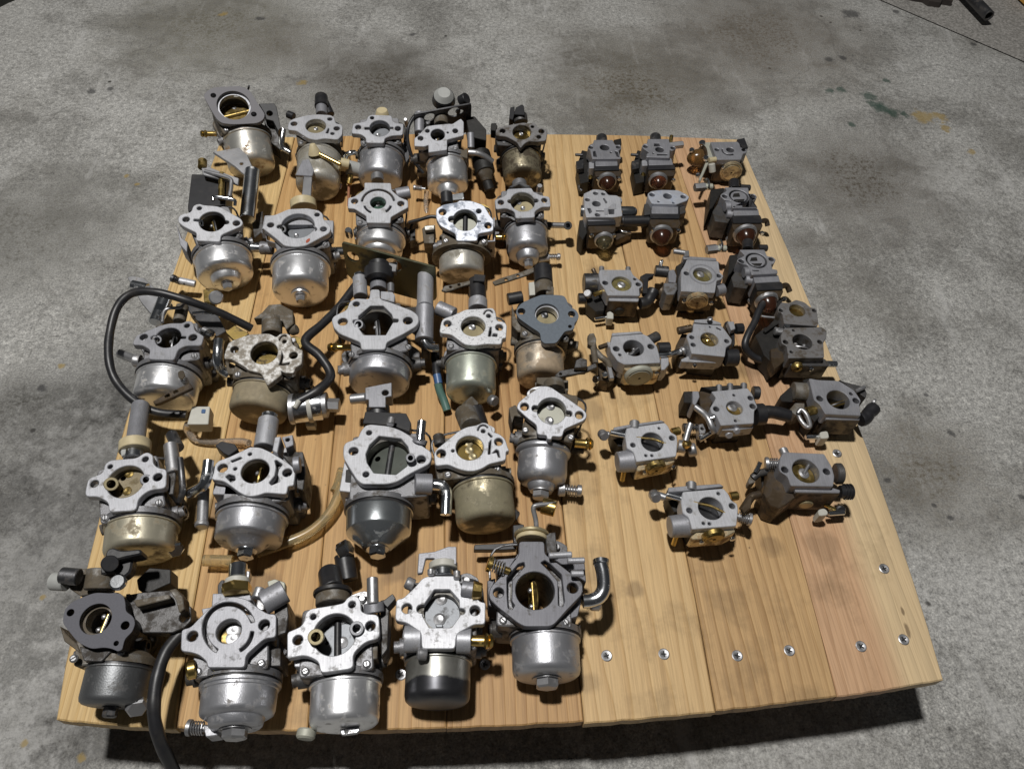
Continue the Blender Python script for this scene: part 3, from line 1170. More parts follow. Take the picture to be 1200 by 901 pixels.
    def slab(s, name, pts, z, depth, mat, r=.0008, holes=(), parent=None, bev=.0005, label=None):
        hs = [circ(s.P(x, y, z), s.rad(x, y, w, z), 14) for x, y, w in holes]
        return s.part(MB().prism(rnd(s.f2(pts, z), r, 2), z, depth, hs, bev), name, mat, parent, label)

    def cyl(s, name, a, b, r, mat, r2=None, seg=20, parent=None, label=None):
        return s.part(MB().cyl(s.P(*a), s.P(*b), r, r2, seg), name, mat, parent, label)

    def pipe(s, name, a, b, r, ri, mat, parent=None):
        return s.part(MB().pipe(s.P(*a), s.P(*b), r, ri), name, mat, parent)

    def tube(s, name, pts, r, mat, seg=10, sm=6, parent=None, label=None):
        return s.part(MB().tube([s.P(*p) for p in pts], r, seg, sm, .03 if mat == 'rubber' else 0.0), name, mat, parent, label, 50)

    def barb(s, a, b, r=.0026, mat='brass', name='fuel_inlet'):
        a, b = s.P(*a), s.P(*b)
        L = (b - a).length
        return s.part(MB().lathe([(0, 0), (0, r * .85), (L * .55, r * .85), (L * .6, r * .9), (L * .68, r * 1.25), (L * .78, r * 1.05), (L * .82, r * .85), (L * .86, r * 1.2),
                                  (L, r * .8), (L, r * .45), (L * .7, r * .45), (L * .7, 0)], a, b - a, 18), name, mat)

    def spring(s, a, b, r=.0028, mat='steel', head=None, name='idle_screw'):
        a, b = s.P(*a), s.P(*b)
        d = (b - a).normalized()
        L = (b - a).length
        o = s.part(MB().lathe([(-.004, 0), (-.004, r * .55), (L * .78, r * .55), (L * .78, r * 1.25), (L, r * 1.25), (L + .0006, r), (L + .0006, 0)], a, d, 14), name, head or mat)
        s.part(MB().spring(a, a + d * L * .78, r, .00045, 5), 'spring', mat, o)
        return o

    def wall(s, name, a, b, z, depth, th, mat, holes=(), cut=0.0, parent=None):
        """upright plate whose top edge runs from a to b"""
        p, q = s.P(*a, z), s.P(*b, z)
        d = (q - p)
        L = d.length
        d.normalize()
        n = Vector((-d.y, d.x, 0))
        m = Matrix((d.to_4d(), Vector((0, 0, -1, 0)), n.to_4d(), (0, 0, 0, 1))).transposed()
        m = Matrix(((d.x, 0, n.x, p.x), (d.y, 0, n.y, p.y), (0, -1, 0, p.z), (0, 0, 0, 1)))
        out = rnd([(0, 0), (L, 0), (L, depth - cut), (L - cut, depth), (cut, depth), (0, depth - cut)], .003)
        hs = [circ((L * x, depth * y), r, 16) for x, y, r in holes]
        return s.part(MB().prism(out, 0, th, hs, .0005, m), name, mat, parent)

    def dome(s, name, X, Y, y, r, mat, L=None, parent=None, ax=(0, -1, 0)):
        """bulb on the upright face at local y"""
        p = s.PY(X, Y, y)
        p.z = max(p.z, r * .9 + .0005)
        L = L or r * 1.25
        pr = [(-.001, 0), (-.001, r * 1.0)] + [(L * math.sin(k * math.pi / 16) if k else 0, r * math.cos(k * math.pi / 16) if k < 8 else 0) for k in range(9)]
        return s.part(MB().lathe(pr, p, ax, 24), name, mat, parent, None, 60)

    def disc(s, name, X, Y, y, r, mat, t=.002, parent=None, hole=0.0):
        p = s.PY(X, Y, y)
        p.z = max(p.z, r + .0006)
        pr = [(-.002, 0), (-.002, r), (t * .5, r), (t, r * .9), (t * .8, r * .82), (t * 1.2, r * .75), (t * 1.3, hole), (t * .6, hole), (t * .6, 0)]
        return s.part(MB().lathe(pr, p, (0, -1, 0), 28), name, mat, parent)

    def rear(s, name, X, Y, z, r, mat, back=95):
        return s.cyl(name, (X, Y + back, z), (X, Y, z), r, mat)

    def knob(s, name, X, Y, z, r, L, mat, ax=(0, 0, 1), seg=16, parent=None):
        p = s.P(X, Y, z)
        return s.part(MB().lathe([(0, 0), (0, r * .9), (L * .15, r), (L * .8, r), (L, r * .8), (L, 0)], p, ax, seg), name, mat, parent)

# ================================================================== row against the back edge of the pallet
k = Carb('carburetor with wide pale grey diamond gasket, tarnished bowl and brown brass nipple', (220, 90), (540, 335), tilt=24, rim=(640, 600), end=(700, 1170), w=600)
k.flange([(185, 225), (215, 175), (290, 128), (420, 118), (590, 110), (660, 125), (730, 165), (820, 310), (905, 440), (890, 500), (820, 545), (640, 555), (520, 560), (400, 545), (340, 500), (250, 350)],
         (540, 335, 400), [(300, 220, 68), (775, 440, 68)], mat='facedull', gasket='gasketl', body='castdirty', round_=.004)
k.part(MB().lathe([(0, k.rt * .88), (0, k.rt * .99), (.006, k.rt * .99), (.006, k.rt * .88), (0, k.rt * .88)], (k.c.x, k.c.y, k.zf - .010), (0, 0, 1), 36), 'throat_ring', 'face')
k.bowl('deep', 'tarn', None)
k.closed('brassd', .018, 14, [(540, 350)], 'brassd', axis=90)
k.slab('choke_tab', [(530, 190), (660, 190), (650, 240), (540, 235)], k.zf - .005, .001, 'white')
k.barb((340, 670, .03), (150, 670, .03), .0032, 'brassd')
k.slab('throttle_bracket', [(830, 315), (1010, 310), (1040, 350), (1090, 600), (1060, 640), (1000, 520), (920, 500), (900, 430)], .042, .012, 'black', holes=[(960, 430, 70)])
k.slab('linkage_plate', [(890, 480), (1060, 620), (1090, 860), (960, 760)], .03, .02, 'castdark')
k.tube('choke_rod', [(705, 160, .04), (720, 110, .048)], .0011, 'dsteel')

k = Carb('carburetor with black elbow plug, white and brass lever across a pale tan bowl', (310, 105), (600, 425), tilt=7, rim=(610, 625), end=(640, 1270), w=560)
k.flange([(270, 440), (285, 380), (330, 345), (500, 300), (620, 290), (780, 300), (820, 330), (830, 395), (900, 410), (915, 440), (910, 530), (860, 585), (700, 570), (600, 590), (520, 575), (460, 540), (370, 480), (275, 470)],
         (600, 425, 240), [(345, 400, 80), (845, 455, 75), (765, 345, 60), (795, 515, 50)], slots=[[(715, 510), (745, 450), (760, 460), (745, 515)]], mat='bright', body='castdirty')
k.bowl('deep', 'mudgrey', None)
k.closed('brasspale', .010, 14, [(600, 470)])
k.cyl('throttle_tower', (670, 300, .036), (668, 190, .036), .0062, 'facedull')
k.cyl('plug', (668, 205, .037), (665, 85, .037), .0075, 'rubber', .007)
k.cyl('plug_collar', (700, 150, .033), (770, 300, .03), .005, 'rubber')
k.cyl('vent_cap', (345, 320, .04), (270, 290, .04), .004, 'rubber')
k.tube('fuel_pipe', [(220, 470, .046), (205, 580, .042), (215, 680, .036), (300, 740, .033)], .003, 'chrome')
k.cyl('lever_hub', (560, 640, .058), (590, 760, .048), .003, 'tanp', .0068)
k.cyl('lever_rod', (640, 755, .05), (890, 880, .045), .0022, 'brass')
k.cyl('fuel_tap', (890, 860, .042), (990, 880, .04), .0052, 'tanp')
k.cyl('drain_screw', (560, 990, .03), (620, 890, .04), .0036, 'steel')
k.slab('overflow_tab', [(500, 985), (600, 880), (680, 900), (690, 1040), (560, 1080)], .036, .012, 'facedull')
k.knob('drain_bolt', 850, 1120, .016, .0045, .005, 'chrome', (.5, -.7, .5), 6)
k.tube('fuel_stub', [(940, 830, .03), (960, 770, .034), (1010, 745, .036), (1060, 740, .034)], .0028, 'chrome')

k = Carb('grey carburetor with cream rear cap, dull smooth bowl and white side tap', (390, 115), (550, 355), tilt=14, rim=(560, 540), end=(560, 1090), w=560)
k.flange([(230, 330), (240, 300), (390, 275), (410, 215), (450, 195), (690, 205), (700, 270), (740, 295), (830, 300), (820, 435), (700, 440), (610, 470), (600, 530), (385, 525), (390, 470), (330, 425), (215, 415)],
         (550, 355, 240), [(297, 343, 70), (762, 357, 70), (460, 232, 48)], [(400, 355, 60), (690, 350, 40)], mat='face')
k.bowl('deep', 'zincdull', None)
k.closed('plateg', .012, -10, [(545, 345), (530, 440)])
k.cyl('shaft_cap', (580, 200, .03), (575, 140, .036), .0075, 'tanp', .006)
k.cyl('tap_body', (330, 850, .022), (170, 810, .03), .0075, 'greyp')
k.cyl('tap_nose', (160, 800, .03), (60, 790, .032), .0055, 'tanp')
k.cyl('brass_tail', (210, 900, .026), (190, 1010, .022), .003, 'brass')
k.tube('copper_wire', [(190, 1010, .02), (185, 1150, .012), (180, 1290, .004)], .0014, 'copper')
k.knob('drain_plug', 510, 850, .032, .0045, .006, 'cream', (0, -1, .2), 14)
k.cyl('throttle_lever', (850, 250, .044), (870, 330, .03), .002, 'steel')
k.slab('linkage_arm', [(830, 420), (890, 380), (900, 700), (860, 760), (830, 640)], .03, .006, 'dsteel')

k = Carb('carburetor with black upright choke plate and grey capped motor behind it', (470, 100), (430, 580), tilt=16, rim=(530, 790), end=(560, 1390), w=520)
k.flange([(155, 715), (155, 620), (200, 590), (300, 480), (400, 465), (560, 450), (600, 455), (700, 390), (735, 430), (735, 590), (620, 620), (540, 640), (540, 760), (320, 790), (320, 700), (280, 720)],
         (430, 580, 165), [(228, 622, 65), (635, 535, 65), (308, 535, 52), (547, 555, 24)], mat='face', round_=.0015)
k.bowl('step', 'zinc', None)
k.open('dsteel', 'brassd', 85, .012)
k.slab('body_step', [(540, 680), (710, 650), (700, 700), (600, 730), (740, 760), (780, 730), (780, 860), (560, 780)], k.zf - .012, .02, 'castdirty')
k.wall('choke_plate', (140, 325), (820, 200), .056, .045, .0022, 'dsteel', [(.70, .18, .007), (.80, .22, .004), (.27, .2, .006)], .006)
k.cyl('choke_motor', (500, 185, .050), (500, 130, .058), .0125, 'black', .011)
k.cyl('motor_cap', (500, 130, .058), (505, 85, .064), .0105, 'greyp', .007)
k.cyl('motor_lug', (700, 190, .048), (770, 150, .054), .006, 'black')
k.cyl('standoff_post', (215, 560, .044), (215, 330, .046), .0052, 'facedull')
k.cyl('shaft_boss', (470, 470, .042), (465, 370, .042), .0075, 'castdirty')
k.cyl('screw_post', (315, 480, .04), (315, 430, .045), .0025, 'steel')
k.slab('relay_box', [(760, 380), (860, 360), (1000, 520), (1000, 650), (800, 600)], .036, .022, 'soot')
k.cyl('right_post', (815, 560, .036), (820, 740, .03), .0038, 'facedull')
k.tube('vent_pipe', [(790, 790, .034), (900, 800, .034), (1000, 850, .03), (1070, 900, .026)], .0034, 'steel')
k.cyl('solenoid', (930, 800, .02), (990, 1030, .02), .0105, 'soot')
k.cyl('solenoid_collar', (980, 1000, .02), (1010, 1120, .016), .0095, 'castdirty', .006)
k.cyl('solenoid_tip', (1000, 1100, .016), (1040, 1230, .012), .0055, 'soot')
k.tube('black_cable', [(150, 370, .05), (90, 480, .048), (75, 620, .042), (110, 790, .034), (180, 930, .026), (260, 1030, .02)], .0019, 'rubber')
k.spring((240, 1210, .02), (150, 1200, .02), .0024, 'steel')
k.tube('copper_pipe', [(300, 1240, .014), (290, 1400, .008), (310, 1580, .004)], .0026, 'hosec')

k = Carb('grime blackened carburetor with dark oily bowl and black square plug', (550, 115), (615, 400), tilt=13, rim=(620, 570), end=(620, 1050), w=500)
k.flange([(310, 440), (310, 370), (350, 340), (500, 310), (640, 285), (700, 300), (760, 280), (810, 350), (900, 360), (915, 400), (900, 500), (800, 510), (690, 505), (640, 540), (600, 590), (560, 520), (490, 480), (430, 450)],
         (615, 400, 215), [(390, 385, 68), (845, 390, 68), (815, 455, 55), (740, 335, 40)], mat='facedark', body='castdark')
k.bowl('deep', 'oily', None)
k.closed('brass', .011, 16, [(605, 430)])
k.cyl('throttle_tower', (605, 290, .036), (590, 200, .038), .0078, 'castdark')
k.slab('plug', [(520, 190), (545, 110), (620, 70), (640, 95), (650, 200)], .047, .014, 'black')
k.slab('plug_wing', [(465, 240), (480, 110), (530, 95), (530, 190), (510, 255)], .043, .012, 'black')
k.slab('side_cap', [(250, 375), (255, 295), (310, 290), (330, 330), (310, 385)], .045, .012, 'soot')
k.slab('side_casting', [(300, 450), (560, 540), (450, 560), (330, 550)], .046, .018, 'castdark')

# ================================================================== second row
k = Carb('shiny carburetor with open throat, black box and bent wire levers behind it', (190, 215), (585, 445), tilt=10, rim=(630, 695), end=(690, 1290), w=700)
k.flange([(185, 430), (195, 385), (235, 360), (340, 335), (365, 260), (430, 235), (485, 255), (600, 262), (680, 275), (800, 345), (920, 410), (950, 460), (930, 500), (690, 605), (680, 685), (395, 670), (405, 580), (250, 505), (195, 460)],
         (585, 445, 310), [(280, 420, 85), (870, 465, 85), (435, 290, 60)], [(400, 430, 66), (755, 455, 58)], mat='bright')
k.bowl('step', 'zinc')
k.open('dsteel', 'brass', 82, .010)
k.pipe('vent_jet', (440, 465, .052), (440, 470, .03), .0036, .0022, 'chrome')
k.slab('choke_housing', [(345, -110), (760, -100), (740, 250), (305, 330), (300, 270)], .042, .03, 'black')
k.cyl('shaft', (690, 190, .048), (700, -120, .048), .0028, 'brassd')
k.tube('wire_lever', [(600, 200, .055), (600, 165, .056), (660, 160, .057), (840, 195, .056), (855, 260, .052)], .0017, 'chrome')
k.tube('upper_lever', [(790, 160, .054), (810, 20, .054), (780, -60, .054), (500, -140, .05)], .002, 'steel')
k.slab('lever_plate', [(450, -210), (560, -190), (760, -110), (900, -60), (890, 20), (760, -30), (480, -100)], .05, .002, 'steel')
k.cyl('pivot_post', (470, -180, .05), (475, -270, .05), .0042, 'brassd')
k.cyl('breather_pipe', (1000, 420, .024), (1060, -150, .03), .0075, 'chrome')
k.slab('pipe_tab', [(590, -370), (900, -420), (1000, -330), (1090, -120), (960, -100), (850, -200)], .032, .003, 'steel', holes=[(930, -230, 40)])
k.slab('choke_link', [(1040, 380), (1180, 320), (1180, 560), (1080, 640)], .012, .010, 'castdark')
k.cyl('spigot', (960, 740, .024), (1170, 740, .024), .0042, 'chrome')
k.knob('spigot_nut', 1000, 740, .020, .006, .006, 'castdark', (1, 0, 0))
k.spring((230, 1155, .018), (120, 1110, .018), .003, 'dsteel')
k.cyl('drain_arm', (390, 1180, .016), (200, 1140, .018), .0034, 'bright')
k.slab('block_ear', [(170, 480), (230, 640), (300, 690), (290, 810), (210, 720)], .04, .02, 'facedull')

k = Carb('carburetor with wide closed choke plate, red paint dab and chromed side spigots', (290, 230), (590, 345), tilt=6, rim=(575, 640), end=(610, 1280), w=710)
k.flange([(165, 390), (190, 330), (205, 250), (330, 215), (480, 150), (700, 140), (830, 165), (880, 200), (890, 270), (960, 340), (980, 380), (960, 430), (680, 580), (560, 595), (430, 580), (340, 500), (180, 375)],
         (590, 345, 390), [(270, 335, 82), (890, 383, 80), (815, 215, 62)], [(375, 355, 66), (780, 385, 70)], mat='bright')
k.slab('back_plate', [(200, 225), (330, 220), (420, 330), (760, 330), (880, 275), (1010, 285), (1000, 490), (905, 495), (880, 565), (720, 560), (440, 590), (220, 515), (210, 430), (160, 425)], k.zf - .0085, .008, 'face', holes=[(590, 355, 400)])
k.bowl('cup', 'zinc')
k.closed('plateg', .015, -6, [(610, 310), (575, 465)])
k.pipe('vent_jet', (405, 385, .052), (410, 400, .035), .0038, .0022, 'steel')
k.slab('paint_dab', [(680, 520), (730, 485), (735, 520), (690, 555)], k.zf + .0003, .0003, plain('red_paint', (.35, .07, .03), .5), .002, bev=.0001)
k.cyl('spigot', (300, 610, .03), (150, 605, .03), .0062, 'cast')
k.cyl('spigot_tip', (170, 605, .03), (40, 600, .03), .0042, 'chrome')
k.cyl('fuel_elbow', (760, 630, .03), (980, 660, .026), .0068, 'cast')
k.cyl('fuel_elbow_tip', (980, 660, .026), (1130, 655, .024), .0052, 'chrome')
k.cyl('shaft_collar', (660, 150, .034), (650, 60, .036), .0125, 'tanp')
k.slab('lever_bar', [(630, 60), (660, -260), (760, -270), (740, 70)], .036, .002, 'steel')
k.slab('lever_head', [(560, -250), (640, -420), (720, -440), (780, -300), (760, -240)], .038, .003, 'facedull')

k = Carb('bright carburetor with circular groove round a small green tinted throat', (385, 205), (580, 325), tilt=8, rim=(600, 575), end=(600, 1060), w=590)
k.flange([(225, 340), (230, 270), (300, 255), (420, 170), (420, 90), (730, 95), (740, 180), (830, 260), (930, 300), (935, 380), (860, 420), (730, 495), (725, 565), (445, 560), (440, 480), (300, 395), (225, 390)],
         (580, 325, 185), [(305, 308, 82), (847, 335, 82)], slots=[arc(580, 325, 190, 152, 185, 352, 24), arc(580, 330, 165, 125, 120, 165, 22), arc(585, 330, 150, 120, 15, 55, 26)], mat='bright', round_=.0015)
k.bowl('lip', 'zinc', None)
k.closed('greenp', .012, 8, [(575, 360)])
k.cyl('bypass_boss', (790, 235, .040), (950, 205, .040), .0062, 'facedull')
k.cyl('shaft_nut', (575, 80, .034), (570, 10, .034), .0065, 'steel')
k.knob('corner_screw', 245, 720, .022, .0038, .010, 'chrome', (0, 0, 1))
k.slab('connector', [(950, 650), (1015, 620), (1020, 750), (955, 775)], .02, .012, 'castdark')
k.tube('black_wire', [(965, 640, .022), (990, 570, .028), (1080, 525, .028), (1200, 490, .028)], .0016, 'rubber')

k = Carb('blue grey carburetor with stained squat bowl and grey plug connector beside it', (485, 225), (600, 330), tilt=17, rim=(560, 630), end=(560, 1070), w=580)
k.flange([(260, 200), (340, 150), (510, 120), (530, 100), (680, 105), (820, 155), (900, 290), (940, 330), (930, 460), (750, 490), (745, 575), (495, 575), (490, 490), (310, 400), (260, 310)],
         (600, 330, 285), [(337, 235, 88), (868, 393, 84), (760, 225, 62)], [(445, 320, 84), (765, 345, 40)], mat='mott', body='castdirty')
k.bowl('deep', 'mudgrey', None)
k.closed('cream', .012, 4, (), 'rubber')
k.part(MB().lathe([(0, k.R * .8), (0, k.R * 1.3), (.004, k.R * 1.32), (.004, k.R * .8), (0, k.R * .8)], k.A - k.dir * .002, k.dir, 40), 'bowl_flange', 'castdirty')
k.slab('side_wall', [(930, 300), (950, 290), (955, 580), (750, 590), (750, 570), (935, 565)], .044, .03, 'facedull')
k.barb((950, 530, .034), (1085, 530, .034), .0028)
k.slab('connector', [(95, 430), (140, 390), (250, 385), (240, 450), (235, 600), (120, 600)], .03, .02, 'castdirty')
k.slab('connector_cap', [(120, 400), (240, 385), (240, 440), (130, 450)], .036, .01, 'mudgrey')
k.tube('black_wire', [(300, 300, .036), (200, 290, .036), (90, 320, .034), (-60, 360, .03)], .0018, 'rubber')
k.cyl('choke_boss', (390, 150, .03), (380, 20, .03), .006, 'rubber')
k.slab('choke_clip', [(440, 30), (580, 5), (590, 90), (450, 100)], .03, .008, 'chrome')

k = Carb('carburetor with stepped satin bowl and a ring ended rod at its side', (560, 205), (525, 315), tilt=10, rim=(565, 520), end=(590, 1110), w=530)
k.flange([(195, 290), (300, 255), (335, 230), (340, 165), (630, 150), (650, 200), (740, 240), (840, 255), (855, 375), (750, 375), (665, 430), (670, 500), (440, 510), (430, 430), (330, 390), (210, 405)],
         (525, 315, 285), [(270, 322, 72), (778, 298, 70)], [(375, 310, 54), (680, 300, 60)], mat='face')
k.bowl('step', 'zincdull', 'steel')
k.closed('brasspale', .014, -14, [(485, 330), (530, 400)])
k.cyl('ring_rod', (850, 590, .022), (1040, 595, .020), .0030, 'steel')
k.pipe('rod_eye', (1055, 595, .0265), (1055, 597, .016), .0042, .0024, 'dsteel')
k.cyl('shaft_boss', (490, 165, .036), (485, 90, .036), .0075, 'cast')
k.slab('lever', [(360, 140), (500, 75), (630, 140), (560, 150), (490, 110), (400, 150)], .044, .003, 'dsteel')
k.knob('rear_screw', 715, 220, .03, .003, .012, 'steel')
k.cyl('drain_arm', (700, 985, .016), (830, 960, .016), .004, 'face')
k.spring((830, 960, .016), (960, 960, .016), .0028, 'steel')

# ================================================================== third row
k = Carb('carburetor ringed by a black cable loop with white connector, slotted clip over bowl', (140, 355), (570, 405), tilt=3, rim=(560, 690), end=(500, 1270), w=780)
k.flange([(145, 490), (175, 420), (200, 380), (340, 320), (480, 260), (600, 235), (740, 235), (790, 205), (850, 215), (875, 260), (880, 320), (960, 370), (990, 390), (960, 500), (780, 500), (690, 540), (640, 670), (335, 660), (360, 550), (270, 495)],
         (570, 405, 300), [(283, 398, 92), (858, 403, 100), (790, 265, 64)], [(400, 405, 66), (750, 405, 56)], mat='facedull')
k.bowl('deep', 'zinc', None)
k.open('dsteel', 'steel', 80, .010)
k.pipe('vent_jet', (440, 430, .052), (440, 440, .03), .0036, .0022, 'face')
k.slab('bowl_stain', [(680, 800), (740, 780), (770, 830), (750, 900), (690, 880)], k.za + k.R * .93, .001, 'oily', .002)
k.slab('slotted_clip', [(390, 1150), (440, 1120), (760, 960), (830, 940), (860, 990), (780, 1030), (480, 1170), (410, 1190)], .054, .003, 'grease', holes=[(560, 1085, 55), (660, 1040, 50)])
LOOP = [(780, 300), (640, 230), (480, 170), (330, 130), (220, 135), (150, 200), (115, 320), (110, 440), (140, 540), (220, 630), (330, 690), (475, 705)]
k.tube('cable_loop', [((100 + x * .25 - 140) * 10, (310 + y * .25 - 355) * 10, h) for (x, y), h in zip(LOOP, (.03, .045, .06, .066, .064, .06, .054, .05, .044, .036, .03, .028))], .0034, 'rubber', 12, 8)
k.slab('white_connector', [(1000 - 150 + 0, 1210), (1060, 1210), (1040, 1420), (790, 1420)], .032, .012, 'white')
k.slab('connector_tab', [(960, 1240), (1010, 1240), (1005, 1290), (955, 1290)], .0325, .003, 'bluep')
k.tube('clear_lead', [(800, 1420, .02), (790, 1480, .014), (880, 1590, .008), (1050, 1630, .007), (1400, 1620, .010), (1520, 1640, .014)], .0028, 'hosec')
k.slab('lever_plate', [(90, -300), (140, -320), (290, -290), (620, 10), (560, 60), (400, 170), (250, -10)], .034, .003, 'steel')
k.cyl('lever_boss', (150, -210, .036), (330, -170, .036), .0046, 'chrome')
k.cyl('vent_pipe', (420, 230, .042), (540, -60, .042), .0058, 'chrome')
k.tube('wire_frame', [(500, 230, .05), (540, 80, .05), (720, 50, .05), (790, -30, .05)], .0014, 'steel')
k.cyl('throttle_shaft_end', (700, 220, .04), (740, 40, .04), .0052, 'castdirty')
k.slab('linkage_plate', [(760, -60), (1100, 40), (1250, 330), (1090, 420), (900, 200), (800, 80)], .03, .012, 'dsteel')
k.tube('link_wire', [(860, 120, .046), (980, 110, .047), (1130, 130, .046)], .0014, 'chrome')
k.knob('link_nut', 1050, 400, .034, .0045, .006, 'chrome', (.5, .2, 1))
k.cyl('link_pin', (980, 310, .036), (1080, 360, .036), .0028, 'steel')
k.cyl('fuel_pipe', (260, 690, .032), (0, 590, .026), .0038, 'steel')
k.knob('pipe_collar', 250, 680, .034, .0055, .006, 'steel', (-1, .3, 0))
k.slab('brass_clip', [(980, -160), (1120, -160), (1110, 0), (990, -10)], .034, .008, 'brassd')
k.knob('side_cap', 1130, -60, .032, .0062, .006, 'steel', (.2, -.6, .7))

k = Carb('mud crusted carburetor with chipped white flange, dark throat and chrome solenoid attached', (245, 370), (645, 430), tilt=7, rim=(640, 740), end=(560, 1250), w=740)
k.flange([(175, 510), (180, 440), (230, 310), (320, 270), (480, 215), (700, 205), (790, 250), (830, 210), (900, 200), (960, 230), (970, 330), (1060, 390), (1095, 400), (1085, 570), (1010, 600), (995, 675), (880, 665), (840, 640), (850, 690), (680, 820), (610, 670), (460, 640), (420, 600), (250, 500)],
         (645, 430, 320), [(297, 393, 98), (988, 462, 100), (882, 300, 52)], slots=[[(850, 410), (872, 480), (850, 560), (900, 550), (945, 540), (940, 570), (870, 580), (815, 575), (840, 500)], arc(880, 295, 56, 66, 185, 300, 18, 8)], mat='facerust', body='castdirty')
k.bowl('deep', 'mud', None)
k.closed('brassd', .018, 16, [(640, 450)])
k.cyl('throttle_tower', (735, 230, .040), (740, 40, .040), .0085, 'castdirty')
k.slab('crusted_tab', [(520, 30), (620, -40), (700, -130), (830, -140), (980, -60), (990, 90), (900, 160), (860, 60), (640, 30)], .044, .010, 'castdirty')
k.knob('tab_screw', 960, 180, .036, .0045, .006, 'castdirty', (1, .2, .4))
k.tube('fuel_pipe', [(115, 290, .05), (105, 420, .05), (105, 540, .046), (140, 630, .04), (230, 690, .036)], .0042, 'chrome')
k.slab('choke_lever', [(190, 190), (300, 110), (470, 210), (400, 260), (290, 290)], .042, .004, 'brassd')
k.slab('side_casting', [(180, 520), (430, 640), (440, 680), (220, 680)], k.zf - .012, .02, 'castdirty')
k.cyl('solenoid', (1000, 1090, .022), (1330, 1050, .022), .0125, 'chrome')
k.cyl('solenoid_cap', (950, 1095, .022), (1010, 1090, .022), .0128, 'steel')
k.cyl('solenoid_base', (1310, 1050, .022), (1390, 1045, .022), .0108, 'steel')
k.cyl('solenoid_tip', (1390, 1045, .022), (1530, 1050, .022), .0058, 'steel', None, 6)
k.part(MB().lathe([(0, .0125), (0, .0136), (.0035, .0136), (.0035, .0125), (0, .0125)], k.P(1165, 1065, .022), k.P(1330, 1050, .022) - k.P(1000, 1090, .022), 28), 'cable_tie', 'white')
k.slab('tie_head', [(1130, 1200), (1240, 1200), (1240, 1290), (1130, 1290)], .013, .008, 'white')
CB = [(1190, 200), (1110, 280), (1030, 360), (1100, 430), (1150, 520), (1090, 590), (1000, 640)]
k.tube('solenoid_cable', [((100 + x * .25 - 245) * 10, (310 + y * .25 - 370) * 10, h) for (x, y), h in zip([(1300, 60)] + CB, (.02, .024, .028, .032, .032, .03, .034, .034))], .004, 'rubber', 12)
k.cyl('wire_end', (1060, 990, .036), (1000, 1080, .034), .0022, 'white')

k = Carb('large bright carburetor with open black throat, tall posts and dark green mounting plate', (380, 335), (605, 405), tilt=2, rim=(630, 785), end=(640, 1280), w=770)
k.flange([(85, 400), (110, 355), (180, 320), (265, 280), (300, 180), (370, 145), (530, 155), (540, 40), (650, 40), (655, 155), (770, 190), (900, 240), (1030, 290), (1100, 345), (1110, 420), (1080, 470), (930, 560), (730, 660), (715, 745), (430, 745), (425, 660), (180, 560), (110, 490)],
         (605, 405, 400), [(217, 418, 115), (980, 405, 115), (375, 210, 82)], [(370, 415, 76), (835, 405, 72)], poly=[(540, 230), (690, 230), (790, 330), (815, 410), (720, 575), (460, 575), (395, 480), (400, 350)], mat='bright', block=.33)
k.bowl('deep', 'zincdull', None)
k.open('dsteel', 'steel', 88, .014)
k.pipe('vent_jet', (400, 450, .058), (440, 490, .03), .004, .0026, 'face')
k.barb((330, 720, .034), (45, 720, .032), .0034)
k.cyl('standoff_post', (425, 130, .05), (415, -90, .05), .0062, 'face')
k.cyl('post_cap', (415, -90, .05), (412, -130, .05), .005, 'chrome')
k.cyl('shaft_boss', (635, 60, .046), (635, -80, .046), .0075, 'facedull')
k.slab('boss_block', [(660, 60), (800, 70), (830, 110), (820, 190), (740, 170), (660, 150)], k.zf - .004, .02, 'face')
k.cyl('boss_pin', (780, 80, .05), (780, -20, .05), .003, 'steel')
k.cyl('tall_post', (1180, 250, .05), (1190, -180, .05), .0072, 'face')
k.cyl('post_foot', (1170, 640, .042), (1180, 250, .048), .008, 'facedull')
k.slab('arm_casting', [(930, 250), (1150, 240), (1240, 260), (1220, 640), (1130, 660), (1110, 380)], k.zf - .012, .03, 'castdark')
k.wall('mounting_plate', (215, -530), (1310, -235), .066, .05, .0025, metal('dark_green_plating', (.14, .14, .09), .38, .8, .3, (.04, .04, .03)), [(.10, .30, .006), (.55, .22, .008), (.30, .75, .009)], .008)
k.cyl('choke_motor', (640, -60, .05), (640, -190, .052), .013, 'black')
k.cyl('motor_boss', (640, -180, .054), (640, -270, .056), .009, 'rubber')
k.slab('motor_clip', [(740, -280), (860, -280), (840, -170), (740, -180)], .056, .006, 'steel')
k.tube('fuel_elbow', [(1110, 560, .036), (1130, 640, .036), (1200, 690, .034), (1290, 700, .033)], .004, 'chrome')
k.slab('side_lug', [(950, 630), (980, 630), (970, 740), (940, 740)], .036, .015, 'face')
k.slab('drain_bracket', [(480, 1190), (680, 1150), (790, 1130), (790, 1290), (720, 1300), (720, 1420), (520, 1420), (520, 1330), (480, 1330)], .044, .014, 'facedull', holes=[(715, 1250, 80)])
k.cyl('drain_stub', (490, 1310, .036), (310, 1330, .034), .0042, 'steel')
k.cyl('drain_hose', (630, 1420, .034), (640, 1640, .03), .0095, 'rubber')

